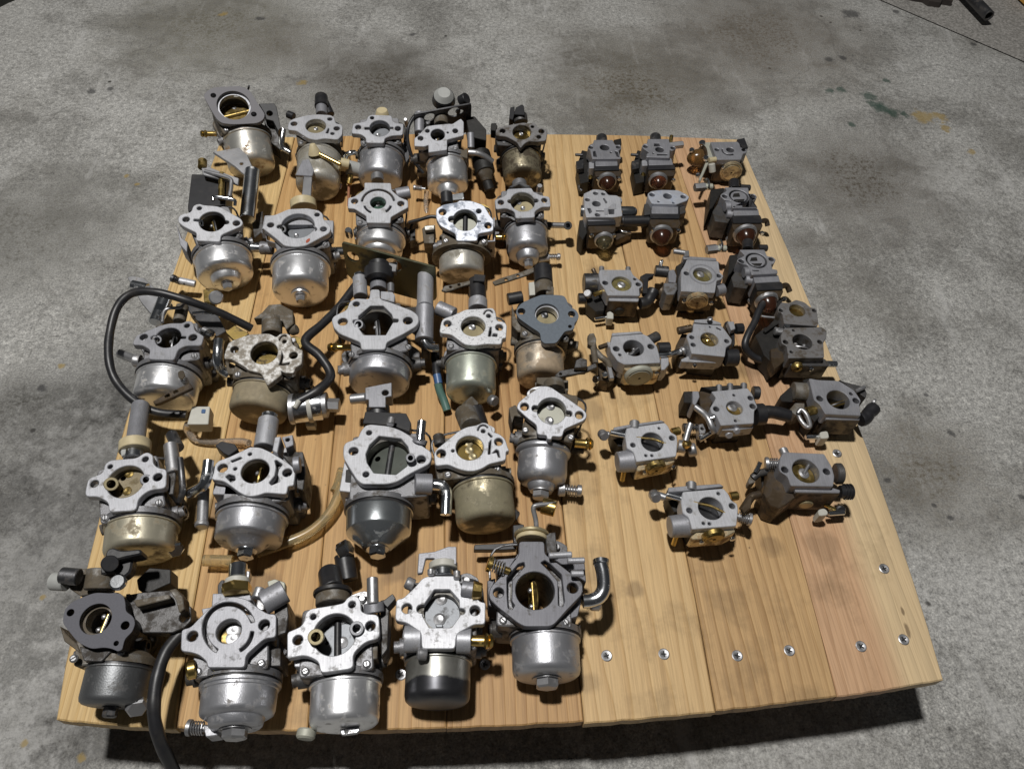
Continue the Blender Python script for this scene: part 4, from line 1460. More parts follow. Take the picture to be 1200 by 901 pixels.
k = Carb('carburetor with black speckled flange, brass disc and greenish zinc bowl', (495, 350), (595, 322), tilt=5, rim=(570, 615), end=(570, 1220), w=640)
k.flange([(200, 400), (215, 290), (240, 235), (370, 190), (510, 125), (700, 115), (830, 105), (860, 160), (870, 260), (960, 270), (990, 310), (980, 460), (935, 465), (925, 535), (730, 530), (620, 550), (500, 540), (430, 490), (340, 420)],
         (595, 322, 285), [(295, 290, 92), (900, 335, 92), (775, 200, 56)], slots=[[(790, 330), (768, 440), (806, 440), (812, 330)], [(815, 440), (830, 405), (880, 410), (875, 445)], arc(775, 195, 56, 62, 190, 330, 16, 8)], mat='speck', body='cast')
k.bowl('deep', 'zincgreen', None)
k.closed('brasspale', .012, 10, [(580, 340)], sw=.0022)
k.cyl('bypass_boss', (370, 190, .042), (180, 105, .042), .0066, 'facedull')
k.cyl('throttle_tower', (650, 130, .04), (650, 20, .04), .0085, 'face')
k.cyl('plug', (650, 20, .04), (640, -210, .04), .0078, 'rubber')
k.slab('plug_clip', [(590, -210), (610, -290), (740, -280), (730, -200)], .05, .01, 'black')
k.slab('slotted_lever', [(220, -100), (260, -150), (500, -200), (640, -240), (640, -190), (480, -150), (280, -80)], .044, .002, 'castdirty', holes=[(330, -140, 36), (430, -165, 36)])
k.cyl('lever_pin', (560, -60, .03), (610, 30, .03), .0028, 'grease')
k.tube('fuel_elbow', [(10, 450, .042), (40, 530, .040), (100, 575, .038), (180, 580, .036)], .0036, 'chrome')
k.tube('wire_sleeve', [(150, 640, .02), (160, 800, .02), (170, 900, .02)], .0036, 'rubber')
k.tube('blue_sleeve', [(170, 890, .02), (190, 1000, .018)], .0036, 'bluep')
k.tube('green_sleeve', [(180, 990, .018), (210, 1100, .014), (250, 1190, .011), (290, 1310, .008)], .0036, 'greenv')
k.cyl('drain_joint', (510, 1210, .026), (590, 1290, .022), .007, 'castdirty')
k.cyl('drain_hose', (590, 1280, .022), (660, 1500, .018), .0085, 'rubber')
k.cyl('hose_clamp', (570, 1400, .020), (700, 1660, .016), .0088, 'castdirty', .007)
k.knob('drain_screw', 800, 1180, .024, .0048, .006, 'steel', (.6, -.6, .4))

k = Carb('carburetor under a dark blue grey gasket with pale disc and pinkish crusted bowl', (580, 325), (610, 425), tilt=6, rim=(540, 740), end=(530, 1290), w=610)
k.flange([(245, 420), (255, 370), (300, 310), (420, 250), (540, 205), (720, 205), (810, 215), (840, 260), (860, 330), (960, 390), (985, 450), (970, 500), (930, 540), (935, 590), (900, 620), (820, 630), (720, 770), (580, 775), (540, 740), (530, 650), (420, 580), (280, 480)],
         (610, 425, 285), [(312, 398, 92), (900, 430, 88), (880, 575, 46)], mat='facedull', gasket=plain('blue_grey_gasket', (.105, .125, .15), .7, .25, .4, 400.), body='castdirty')
k.part(MB().lathe([(0, k.rt * .90), (0, k.rt * .99), (.007, k.rt * .99), (.007, k.rt * .90), (0, k.rt * .90)], (k.c.x, k.c.y, k.zf - .010), (0, 0, 1), 36), 'throat_ring', 'bright')
k.bowl('deep', 'tan', None)
k.closed('brasspale', .012, 8, [(580, 450)], sw=.0022, sm='dsteel')
k.cyl('throttle_tower', (580, 210, .04), (570, 70, .04), .0085, 'castdirty')
k.slab('tower_lug', [(600, 90), (690, 110), (690, 200), (600, 200)], .046, .012, 'castdirty')
k.cyl('plug', (570, 70, .042), (560, -110, .042), .0085, 'rubber')
k.slab('white_tag', [(395, 60), (480, 45), (500, 200), (405, 210)], .040, .008, 'white')
k.slab('slotted_lever', [(-30, 50), (60, 10), (350, -80), (500, -140), (510, -90), (380, -30), (100, 60), (0, 90)], .040, .002, 'castdirty', holes=[(130, 25, 40), (270, -20, 40)])
k.cyl('vent_cap', (320, 230, .046), (150, 260, .046), .0055, 'rubber')
k.slab('side_casting', [(200, 320), (250, 480), (500, 620), (480, 650), (270, 640), (200, 560)], k.zf - .010, .02, 'castdirty')
k.slab('choke_lever', [(700, 1150), (760, 1090), (900, 1070), (1090, 1040), (1180, 1000), (1200, 1050), (1080, 1100), (900, 1140), (740, 1170)], .042, .003, 'castdark', holes=[(770, 1130, 30)])
k.slab('lever_hub', [(930, 1060), (950, 970), (1010, 940), (1080, 960), (1080, 1050)], .048, .012, 'castdark')
k.slab('lever_tip', [(1090, 780), (1100, 660), (1160, 650), (1190, 720), (1180, 830), (1140, 810)], .040, .006, 'castdirty')
k.cyl('lever_link', (1180, 1010, .04), (1150, 820, .04), .0026, 'castdirty')
k.slab('drain_block', [(470, 1220), (520, 1210), (860, 1200), (860, 1330), (760, 1340), (480, 1340)], .024, .02, 'castdirty')

# ================================================================== fourth row
k = Carb('carburetor with brown spotted choke disc, yellowed bowl and tan collar on a pipe', (85, 515), (620, 490), tilt=3, rim=(770, 850), end=(770, 1440), w=880)
k.flange([(140, 670), (160, 540), (185, 455), (330, 400), (365, 360), (375, 290), (440, 240), (750, 215), (830, 160), (880, 145), (945, 180), (945, 280), (1000, 330), (1105, 345), (1095, 570), (900, 590), (770, 690), (750, 830), (420, 850), (425, 740), (300, 665)],
         (620, 490, 430), [(255, 515, 100), (997, 438, 106), (852, 228, 74), (440, 315, 58)], [(410, 512, 90), (850, 470, 84)], mat='face', round_=.0035)
k.bowl('deep', 'zincyellow', None)
k.closed(metal('brown_film_disc', (.34, .29, .20), .42, .8, .3, (.13, .10, .05)), .010, -7, [(670, 405), (645, 605)], sm='brassd', sw=.0022, hol=[(595, 450, 70), (575, 600, 36)])
k.pipe('vent_jet', (452, 520, .056), (470, 530, .03), .0048, .003, 'brasspale')
k.pipe('air_jet', (865, 470, .054), (850, 480, .03), .004, .0024, 'face')
k.cyl('shaft_neck', (715, 230, .044), (725, 120, .044), .0072, 'chrome')
k.cyl('collar', (730, 140, .044), (735, 30, .044), .0112, 'tanp')
k.slab('stop_lever', [(560, 130), (640, 40), (640, 150), (570, 200)], .050, .006, 'greyp')
k.cyl('breather_pipe', (735, 40, .04), (800, -400, .03), .0068, 'facedull')
k.cyl('side_post', (1190, 400, .044), (1150, 60, .044), .0052, 'steel')
k.slab('side_link', [(1070, 280), (1180, 240), (1210, 420), (1180, 640), (1120, 640), (1110, 350)], .046, .020, 'castdark')
k.cyl('link_rod', (1160, -60, .03), (1240, 100, .036), .0045, 'dsteel')
k.knob('drain_bolt', 1190, 1260, .02, .0062, .006, 'chrome', (.3, -.8, .5), 6)
k.tube('link_loop', [(1260, 220, .05), (1280, 400, .05), (1290, 600, .046), (1260, 720, .04)], .0024, 'dsteel')

k = Carb('carburetor with bright many slotted flange, brass shaft, cone bottom bowl and amber hose', (235, 510), (640, 415), tilt=0, rim=(600, 785), end=(545, 1430), w=870)
k.flange([(120, 515), (150, 370), (200, 300), (330, 255), (530, 160), (580, 135), (700, 140), (830, 200), (960, 280), (1060, 350), (1115, 410), (1090, 590), (1025, 590), (1010, 690), (760, 670), (680, 700), (600, 715), (520, 705), (440, 660), (350, 590), (270, 535)],
         (640, 415, 330), [(258, 380, 118), (1015, 435, 112), (405, 390, 44), (578, 218, 46)],
         slots=[[(352, 295), (465, 250), (490, 268), (370, 318)], [(290, 482), (330, 452), (400, 472), (410, 520), (358, 552)], [(868, 292), (890, 287), (962, 338), (915, 400), (903, 462), (932, 540), (830, 583), (802, 552), (868, 470), (885, 380)]], mat='bright')
k.bowl('stepcone', 'zincdull', 'chrome', .006)
k.open('brassd', 'brass', 82, .010)
k.slab('shoulder', [(160, 545), (270, 545), (440, 670), (480, 700), (140, 690)], k.zf - .009, .02, 'facedull')
k.tube('fuel_pipe', [(95, 300, .058), (75, 460, .056), (40, 580, .052), (-60, 650, .046), (-120, 680, .04)], .0040, 'chrome')
k.cyl('overflow_pipe', (40, 620, .04), (20, 1020, .03), .0040, 'steel')
k.knob('overflow_tip', 20, 1020, .03, .005, .004, 'steel', (0, -1, 0))
k.cyl('throttle_tower', (745, 150, .05), (800, -180, .05), .0078, 'face')
k.cyl('tower_cap', (800, -180, .05), (810, -240, .05), .0062, 'chrome')
k.slab('tower_fin', [(840, 180), (870, 20), (940, 10), (900, 210)], .060, .015, 'face')
k.slab('stop_bracket', [(950, 20), (1080, -10), (1090, 110), (1000, 150)], .056, .012, 'facedull', holes=[(1020, 50, 50)])
k.slab('connector', [(170, 120), (240, 65), (400, 100), (440, 160), (330, 240), (270, 210)], .056, .01, 'black')
k.slab('side_block', [(950, 230), (1070, 250), (1100, 190), (1200, 190), (1230, 420), (1200, 640), (1130, 620), (1110, 400)], k.zf - .006, .03, 'castdark')
k.cyl('side_pin', (1090, 350, .06), (1170, 340, .06), .006, 'facedull')
HS = [(402, 566), (388, 598), (366, 621), (335, 636), (300, 648)]
k.tube('amber_hose', [((x - 235) * 10, (y - 510) * 10, h) for (x, y), h in zip(HS, (.012, .010, .009, .009, .009))], .0038, 'hose', 14)
k.tube('hose_stub', [(380, 1470, .010), (40, 1465, .010)], .0042, 'hose', 14, 0)

k = Carb('large carburetor with scratched white flange, half shut grey disc and conical chrome bowl', (390, 490), (645, 432), tilt=0, rim=(540, 930), end=(530, 1610), w=840)
k.flange([(120, 460), (125, 330), (150, 285), (300, 230), (320, 160), (380, 85), (440, 70), (650, 90), (780, 130), (900, 200), (1000, 290), (1150, 390), (1160, 440), (1140, 530), (900, 650), (760, 740), (640, 770), (340, 770), (280, 720), (180, 560)],
         (645, 432, 510), [(243, 383, 112), (1035, 480, 112), (425, 168, 68), (388, 655, 76)], [(900, 465, 74)], poly=[(540, 205), (800, 235), (880, 330), (905, 430), (870, 560), (740, 660), (600, 650), (480, 640), (400, 520), (385, 420), (430, 310)], mat='bright', round_=.004, block=.44)
k.slab('lower_deck', [(135, 500), (75, 850), (385, 885), (720, 900), (970, 900), (1010, 640), (900, 660), (760, 760), (330, 790), (270, 730)], k.zf - .0095, .022, 'bright')
k.slab('recess_shade', [(150, 600), (205, 588), (290, 735), (270, 765), (140, 750)], k.zf - .0092, .001, 'soot')  # flat black sheet on the deck, the recess's shade given as colour
k.bowl('cone', 'chromebowl', 'chrome', .0065, 64)
k.closed('plated', .014, -14, (), 'dsteel', hol=[(515, 460, 70)], axis=-8)
k.pipe('air_jet', (910, 465, .062), (900, 470, .03), .0034, .002, 'face')
k.cyl('fuel_boss', (960, 770, .048), (1160, 775, .046), .0078, 'facedull')
k.tube('fuel_elbow', [(1160, 775, .044), (1280, 790, .044), (1330, 860, .042), (1330, 1000, .040), (1325, 1130, .038)], .0043, 'chrome')
k.cyl('guide_post', (1020, 270, .056), (1045, 30, .06), .0034, 'chrome')
k.cyl('post_collar', (1010, 300, .052), (1030, 240, .054), .0056, 'facedull')
k.slab('choke_housing', [(350, 60), (380, -80), (860, -60), (920, 60), (900, 160), (700, 90), (440, 65)], .05, .03, 'black')
k.cyl('housing_pin', (670, 80, .056), (690, 0, .056), .003, 'steel')
k.cyl('drain_bolt', (200, 1500, .026), (80, 1570, .022), .0062, 'chrome', None, 6)
k.cyl('drain_hose', (130, 1600, .018), (180, 1900, .014), .0072, 'rubber')
k.tube('amber_hose', [(110, 600, .006), (60, 780, .006), (20, 860, .006)], .0038, 'hose', 12)

k = Carb('carburetor with clean white flange, brass disc and green mud caked bowl', (495, 485), (555, 395), tilt=3, rim=(690, 725), end=(760, 1380), w=770)
k.flange([(135, 470), (160, 415), (290, 310), (420, 200), (520, 150), (640, 130), (700, 98), (760, 105), (810, 160), (820, 210), (900, 230), (970, 290), (1000, 390), (1020, 430), (980, 440), (980, 540), (780, 585), (700, 640), (600, 670), (500, 665), (410, 640), (300, 590), (150, 610)],
         (555, 395, 325), [(220, 462, 112), (893, 325, 102), (712, 200, 52), (357, 430, 38)],
         slots=[arc(712, 195, 62, 66, 180, 330, 18, 8), [(775, 215), (825, 262), (805, 275), (765, 235)], [(808, 300), (795, 470), (768, 472), (780, 330)], [(815, 460), (865, 412), (895, 428), (910, 510), (890, 505), (870, 450)]], mat='bright', body='castdirty')
k.bowl('deep', 'moss', None)
k.closed('brass', .011, 9, [(550, 430), (545, 345), (590, 505)], sm='brasspale', sw=.0022)
k.slab('side_casting', [(150, 620), (300, 600), (500, 680), (480, 720), (180, 760)], k.zf - .010, .02, 'castdirty')
k.cyl('throttle_tower', (570, 150, .044), (500, -20, .036), .0085, 'castdirty')
k.cyl('side_pins', (205, 370, .05), (185, 250, .05), .0042, 'castdark')
k.cyl('drain_nub', (1040, 1180, .02), (1090, 1220, .018), .0056, 'castdark')
k.slab('drain_lever', [(600, 1590), (610, 1530), (1000, 1510), (1100, 1500), (1100, 1580), (960, 1590)], .022, .006, 'black')
k.slab('lever_stem', [(1060, 1300), (1190, 1290), (1190, 1500), (1070, 1520)], .03, .008, 'black')
k.cyl('lever_spigot', (1190, 1470, .02), (1350, 1440, .02), .003, 'castdirty')

k = Carb('carburetor with plain diamond flange, cream disc with two screws and rounded bowl', (585, 440), (615, 412), tilt=9, rim=(535, 755), end=(480, 1400), w=640)
k.flange([(205, 370), (220, 320), (300, 250), (460, 140), (520, 120), (600, 130), (690, 190), (820, 280), (980, 390), (1025, 440), (1025, 490), (990, 530), (760, 630), (740, 720), (620, 710), (615, 750), (560, 745), (555, 700), (440, 690), (440, 580), (330, 500), (220, 400)],
         (615, 412, 340), [(298, 365, 98), (940, 462, 98)], [(425, 385, 86), (815, 445, 80)], mat='face', body='castdirty', block=.36)
k.bowl('round', 'zincdull', 'steel', .007)
k.closed('cream', .012, 3, [(600, 365), (585, 535)], sw=.0024)
k.barb((880, 790, .034), (1095, 805, .032), .0042)
k.cyl('shaft_boss', (650, 180, .042), (640, 90, .04), .0085, 'castdirty')
k.slab('rear_casting', [(440, 20), (700, 20), (720, 120), (790, 170), (790, 230), (690, 190), (500, 110), (440, 90)], .03, .014, 'castdirty')
k.slab('left_casting', [(110, 380), (190, 340), (290, 490), (180, 470), (150, 560)], .048, .026, 'castdirty')
k.cyl('drain_boss', (690, 1330, .018), (770, 1330, .018), .0058, 'steel')
k.spring((760, 1330, .018), (960, 1350, .018), .0038, 'steel')

# ================================================================== row along the front edge
k = Carb('carburetor under a dark grey gasket with cast side arm, black lever and dark bowl', (60, 685), (520, 400), tilt=6, rim=(790, 885), end=(730, 1440), w=830)
k.flange([(165, 280), (240, 200), (400, 130), (520, 90), (700, 100), (780, 85), (850, 130), (870, 230), (870, 310), (960, 370), (985, 450), (950, 550), (860, 630), (830, 760), (780, 780), (720, 750), (620, 730), (480, 750), (400, 720), (300, 660), (220, 560), (130, 440), (150, 330)],
         (520, 400, 370), [(225, 325, 88), (865, 475, 104), (760, 685, 62)], mat='castdark', gasket='gasket', body='castdirty', round_=.003, th=.012)
k.part(MB().lathe([(0, k.rt * .82), (0, k.rt * .99), (.009, k.rt * .99), (.009, k.rt * .82), (0, k.rt * .82)], (k.c.x, k.c.y, k.zf - .014), (0, 0, 1), 36), 'throat_ring', 'castdirty')
k.bowl('deep', 'zincdark', 'dsteel')
k.open('steel', 'brass', 72, .012, 25.)
k.slab('tab', [(330, 720), (480, 760), (640, 740), (720, 760), (590, 900), (380, 890)], k.zf - .006, .012, 'castdark')
k.slab('side_arm', [(880, 120), (1050, 90), (1440, 60), (1500, 110), (1560, 200), (1640, 260), (1640, 420), (1560, 500), (1420, 560), (1050, 560), (980, 400)], .040, .012, 'castdark', holes=[(1560, 380, 120)])
k.slab('arm_rib', [(1380, 60), (1460, 40), (1540, 140), (1560, 280), (1500, 330), (1460, 180)], .052, .014, 'castdirty')
k.slab('arm_web', [(960, 180), (1380, 110), (1400, 160), (1000, 260)], .050, .010, 'castdirty')
k.slab('upper_casting', [(130, -120), (260, -200), (560, -180), (620, -40), (560, 90), (340, 130), (220, 50)], .042, .02, 'castdirty')
k.cyl('casting_tube', (330, -90, .05), (120, -110, .05), .0055, 'dsteel')
k.cyl('pale_spigot', (180, -30, .046), (20, -40, .044), .0058, 'greyp')
k.cyl('throttle_tower', (560, 60, .046), (600, -180, .048), .0092, 'castdirty')
k.slab('black_lever', [(560, -110), (600, -330), (680, -360), (960, -330), (930, -140), (800, -60), (720, -150)], .057, .008, 'black', .003, bev=.0012)
k.slab('lever_cap', [(620, -330), (660, -420), (720, -440), (820, -400), (1050, -420), (1060, -360), (860, -320), (760, -290)], .064, .012, 'rubber', .002, bev=.001)
k.cyl('lever_pin', (680, -250, .05), (690, -250, .066), .0052, 'rubber')
k.knob('lever_screw', 800, -20, .056, .0052, .004, 'chrome')
k.slab('lever_foot', [(1000, -60), (1150, -200), (1400, -180), (1400, -20), (1150, 90), (1020, 60)], .03, .016, 'soot')
k.knob('drain_bolt', 1000, 1380, .024, .0068, .007, 'steel', (.3, -.7, .6), 6)
HS = [(560, 350), (470, 450), (430, 560), (418, 680), (436, 780), (480, 880), (530, 990)]
k.tube('black_hose', [((50 + x * .3119 - 60) * 10, (620 + y * .3119 - 685) * 10, h) for (x, y), h in zip(HS, (.03, .034, .036, .034, .026, .008, -.02))], .0041, 'rubber', 14, 8)
k.slab('left_ear', [(100, 480), (160, 560), (310, 700), (340, 800), (150, 660)], .04, .02, 'castdirty')

k = Carb('carburetor with ring groove around a brown disc, brass plug and flared grey bowl', (205, 695), (630, 440), tilt=0, rim=(755, 930), end=(720, 1630), w=960)
k.flange([(65, 680), (75, 420), (180, 400), (300, 270), (400, 170), (480, 110), (600, 50), (700, 35), (850, 70), (950, 150), (1090, 240), (1190, 240), (1185, 515), (1050, 530), (850, 710), (830, 750), (820, 870), (380, 870), (370, 800), (280, 720), (180, 690)],
         (630, 440, 290), [(205, 500, 125), (1045, 368, 128)], slots=[arc(632, 415, 290, 292, 118, 345, 46, 26), arc(632, 420, 275, 280, 5, 62, 40, 10)], mat='facedull')
k.bowl('lip', 'zincdull', 'steel', .008)
k.closed('brassd', .012, 10, [(695, 430), (685, 530)], sw=.0032, sm='steel')
k.slab('cast_side', [(860, 780), (1100, 600), (1240, 640), (1240, 850), (860, 860)], k.zf - .016, .025, 'castdark')
for q in range(4):
    k.slab('raised_letter', [(975 + q * 50, 735), (990 + q * 50, 730), (1010 + q * 50, 800), (995 + q * 50, 805)], k.zf - .0154, .001, 'facedull', .0003)
k.knob('brass_plug', 250, 880, .045, .0058, .006, 'brass', (-1, -.2, .2))
k.slab('drain_block', [(330, 1540), (480, 1570), (500, 1660), (360, 1680)], .022, .014, 'face')
k.spring((340, 1580, .018), (150, 1570, .018), .004, 'steel')
k.slab('back_block', [(310, 180), (430, 160), (440, 0), (880, 0), (900, 80), (850, 90), (700, 50), (480, 120), (330, 270)], k.zf - .006, .03, 'facedull')
k.cyl('brass_nut', (720, 10, .050), (730, -100, .050), .0098, 'brass', None, 6)
k.cyl('white_ring', (730, -95, .050), (735, -160, .050), .0082, 'white')
k.cyl('shaft', (735, -160, .050), (745, -320, .048), .0062, 'chrome')
k.slab('shaft_ear', [(780, -280), (880, -260), (870, -180), (790, -170)], .05, .006, 'steel')
k.cyl('air_boss', (1030, 120, .055), (1290, -30, .055), .0078, 'facedull')
k.slab('stop_tab', [(1080, -140), (1170, -170), (1290, -130), (1290, 30), (1250, -40), (1100, -60)], .054, .006, 'cream')
k.cyl('stop_screw', (960, 60, .056), (1000, -60, .056), .0036, 'steel')
k.slab('left_lever', [(500, -100), (540, -160), (580, -160), (570, 10), (500, 20)], .046, .006, 'black')
k.slab('right_casting', [(1150, 60), (1310, 60), (1330, 260), (1300, 460), (1190, 500)], .050, .03, 'castdark')

k = Carb('carburetor with tall white flange, dark bar over grey disc and tall satin bowl', (330, 690), (620, 530), tilt=0, rim=(740, 1000), end=(740, 1670), w=890)
k.flange([(65, 800), (65, 530), (80, 500), (220, 440), (265, 380), (280, 280), (340, 230), (650, 180), (730, 160), (770, 100), (830, 70), (900, 90), (930, 150), (930, 260), (1000, 290), (1140, 295), (1155, 580), (990, 610), (830, 760), (850, 930), (450, 985), (440, 850), (280, 770), (80, 810)],
         (620, 530, 500), [(190, 595, 118), (1040, 430, 118), (825, 180, 86), (370, 322, 72)], [(360, 560, 80), (880, 455, 80)], mat='bright', round_=.004)
k.bowl('deep', 'zinc', None)
k.closed('plateg', .016, -4, [(705, 355), (715, 630)], 'rubber', sw=.0026, hol=[(525, 440, 80), (530, 630, 44)])
k.pipe('vent_jet', (400, 560, .06), (420, 570, .03), .005, .003, 'brasspale')
k.pipe('air_jet', (880, 460, .058), (870, 465, .03), .0045, .0028, 'face')
k.slab('shoulder', [(840, 770), (990, 620), (1130, 600), (1120, 810), (860, 860)], k.zf - .010, .02, 'castdirty')
k.slab('left_shoulder', [(140, 820), (270, 780), (430, 850), (440, 920), (150, 910)], k.zf - .010, .02, 'face')
k.cyl('shaft_collar', (600, 190, .048), (600, 70, .048), .0112, 'castdirty')
k.cyl('collar_ring', (600, 70, .048), (600, 20, .048), .0128, 'rubber')
k.cyl('drain_hose', (600, 20, .046), (560, -190, .036), .0078, 'rubber')
k.slab('collar_tab', [(440, 60), (520, 40), (530, 100), (440, 110)], .056, .004, 'black')
k.cyl('guide_post', (1070, 180, .056), (1065, -130, .058), .0038, 'steel')
k.cyl('post_block', (1090, 280, .05), (1080, 160, .052), .0066, 'facedull')
k.slab('side_lever', [(1150, 140), (1200, 120), (1260, 200), (1240, 700), (1170, 800), (1160, 400)], .046, .02, 'castdark')
k.slab('side_connector', [(1170, 150), (1300, 50), (1340, 110), (1240, 220)], .050, .01, 'black')
k.slab('wire_bail', [(680, 1640), (900, 1600), (920, 1650), (880, 1690), (700, 1710)], .026, .003, 'steel', holes=[(760, 1665, 40)])
k.knob('bowl_foot', 300, 1640, .02, .006, .006, 'cream', (-.2, -1, 0))

k = Carb('dazzling bright carburetor with two screw disc and bowl dark below the fuel line', (455, 665), (625, 480), tilt=0, rim=(590, 985), end=(570, 1650), w=840)
k.flange([(80, 620), (95, 370), (170, 360), (320, 220), (400, 120), (480, 95), (820, 95), (850, 210), (1000, 310), (1080, 400), (1140, 405), (1135, 665), (1010, 660), (800, 775), (785, 950), (390, 950), (385, 760), (210, 640)],
         (625, 480, 430), [(218, 475, 122), (1015, 500, 122)], [(385, 480, 104), (862, 510, 80)], poly=[(540, 255), (720, 255), (830, 380), (840, 560), (740, 700), (480, 700), (400, 560), (420, 430)], mat='bright')


def two_tone():
    m, t, b, N, K = nt('fuel_stained_bowl')
    tc = N('ShaderNodeTexCoord')
    sp = N('ShaderNodeSeparateXYZ')
    K(tc.outputs['Object'], sp.inputs[0])
    n = noise(N, K, tc.outputs['Object'], 45., 5)
    a = N('ShaderNodeMath', operation='MULTIPLY_ADD')
    K(n, a.inputs[0])
    a.inputs[1].default_value = .012
    K(sp.outputs[1], a.inputs[2])
    ym = k.A.y - k.L * .56 + .006
    mr = N('ShaderNodeMapRange')
    mr.inputs[1].default_value = ym - .0008
    mr.inputs[2].default_value = ym + .0008
    K(a.outputs[0], mr.inputs[0])
    n2 = noise(N, K, tc.outputs['Object'], 160., 5)
    top = mixc(N, K, n2, (.20, .20, .18), (.46, .45, .41))
    low = mixc(N, K, n2, (.035, .036, .042), (.085, .085, .09))
    K(mixc(N, K, mr.outputs[0], low, top), b.inputs['Base Color'])
    b.inputs['Metallic'].default_value = .8
    b.inputs['Roughness'].default_value = .38
    return m


k.bowl('deep', two_tone(), None)
k.closed('plateg', .012, 2, [(620, 370), (600, 610)], sw=.0028)
k.slab('plate_clip', [(550, 660), (640, 655), (640, 700), (560, 700)], k.zf - .009, .001, 'plateg')
k.cyl('left_barrel', (390, 830, .046), (190, 835, .046), .0085, 'face')
k.cyl('right_barrel', (800, 850, .046), (970, 855, .046), .0082, 'face')
k.barb((970, 855, .046), (1230, 860, .046), .0042)
k.cyl('air_boss', (860, 240, .056), (1000, 260, .056), .0052, 'facedull')
k.cyl('air_screw', (990, 265, .056), (1100, 275, .056), .0062, 'brass', .0052, 8)
k.cyl('shaft_neck', (645, 110, .05), (645, 20, .05), .0072, 'chrome')
k.cyl('white_ring', (645, 30, .05), (645, -50, .05), .0098, 'white')
k.slab('stop_tab', [(340, 70), (355, -170), (540, -190), (700, -250), (800, -250), (800, -40), (530, -50), (540, -110), (440, -110), (400, 60)], .056, .003, 'facedull')
k.cyl('stop_pin', (500, 90, .056), (500, 20, .056), .0024, 'steel')
k.cyl('stop_pin', (805, 130, .056), (805, 40, .056), .0024, 'steel')
k.knob('vent_plug', 300, 210, .052, .0042, .006, 'steel', (-1, .4, .2))
k.knob('bowl_clip', 450, 1010, .05, .004, .006, 'steel', (-1, 0, .2))

k = Carb('dark grey hexagonal flanged carburetor with channels, brass shaft and chrome elbow pipe', (565, 640), (620, 515), tilt=0, rim=(745, 960), end=(755, 1600), w=870)
k.flange([(75, 560), (100, 470), (250, 320), (430, 100), (430, -60), (730, -60), (735, 90), (880, 190), (1090, 350), (1180, 430), (1175, 560), (1000, 740), (850, 910), (790, 940), (500, 940), (420, 900), (180, 710), (90, 620)],
         (620, 515, 455), [(193, 540, 122), (1060, 485, 128)],
         slots=[[(290, 365), (425, 205), (490, 185), (500, 232), (395, 345), (352, 400), (345, 640), (382, 690), (350, 740), (305, 722), (293, 560)], [(688, 190), (735, 162), (800, 205), (930, 330), (965, 640), (945, 702), (895, 690), (890, 410), (770, 270)]], mat='facegrey', body='cast')
k.bowl('deep', 'zincdull', 'steel', .008)
k.open('brassd', 'brass', 94, .012)
k.slab('shoulder', [(60, 400), (160, 370), (90, 560), (180, 720), (420, 920), (190, 870), (170, 720), (75, 690)], k.zf - .010, .022, 'facegrey')
k.slab('right_shoulder', [(1180, 560), (1000, 760), (880, 900), (1120, 820), (1150, 700)], k.zf - .010, .022, 'facegrey')
k.slab('left_wing', [(160, 150), (420, 130), (430, 90), (280, 310), (180, 340)], k.zf - .009, .02, 'facegrey')
k.slab('right_wing', [(780, 110), (1040, 90), (1050, 160), (1200, 170), (1220, 420), (1100, 340), (900, 190)], k.zf - .011, .02, 'facegrey')
k.cyl('rail', (780, 110, .060), (1050, 95, .060), .0022, 'face')
k.cyl('rail', (1000, 170, .060), (1200, 165, .060), .0022, 'face')
k.cyl('rail', (1040, 320, .060), (1190, 320, .060), .0022, 'face')
k.spring((260, 270, .056), (70, 200, .058), .0044, 'steel', 'brass')
k.knob('elbow_collar', 1270, 650, .040, .006, .007, 'steel', (1, 0, 0))
k.tube('fuel_elbow', [(1180, 640, .044), (1280, 630, .044), (1370, 590, .045), (1425, 490, .047), (1420, 330, .05), (1390, 200, .052)], .0049, 'chrome', 14)
k.knob('elbow_bead', 1395, 215, .050, .0058, .004, 'chrome', (0, 1, 0))
k.cyl('shaft_washer', (580, -60, .048), (580, -110, .048), .0112, 'tanp')
k.cyl('shaft_washer', (580, -110, .048), (580, -150, .048), .0125, 'brasspale')
k.slab('stop_block', [(740, -150), (860, -170), (880, 80), (760, 80)], .052, .016, 'castdark')
k.tube('hook_rod', [(640, -140, .05), (630, -300, .046), (600, -440, .042), (640, -480, .042), (860, -500, .04)], .0018, 'steel')
k.cyl('brass_bush', (700, -480, .036), (860, -440, .036), .0062, 'brass')

# ================================================================== small diaphragm carburetors
SG = 'small diaphragm carburetors on the bare side of the pallet'


def small(label, z, outline, throat, holes, zf=.033, mat='face', body='castdark', th=.014, slots=(), foot=.8, rot=None, footz=None, round_=.0014):
    k = Carb(label, z, throat[:2], zf=zf, pair=(holes[0][:2], holes[1][:2]), rot=rot, group=SG)
    k.flange(outline, throat, holes, slots=slots, mat=mat, th=th, base=False, body=body, round_=round_)
    o = rnd(k.f2(outline), .0015)
    cx, cy = sum(p[0] for p in o) / len(o), sum(p[1] for p in o) / len(o)
    o = [(cx + (x - cx) * foot, cy + (y - cy) * foot) for x, y in o]
    k.part(MB().prism(o, zf - th + .0005, zf - th + .0005, [circ((k.c.x, k.c.y), k.rt + .0003, 24)] if foot > .6 else [], .0008), 'lower_body', body)
    return k


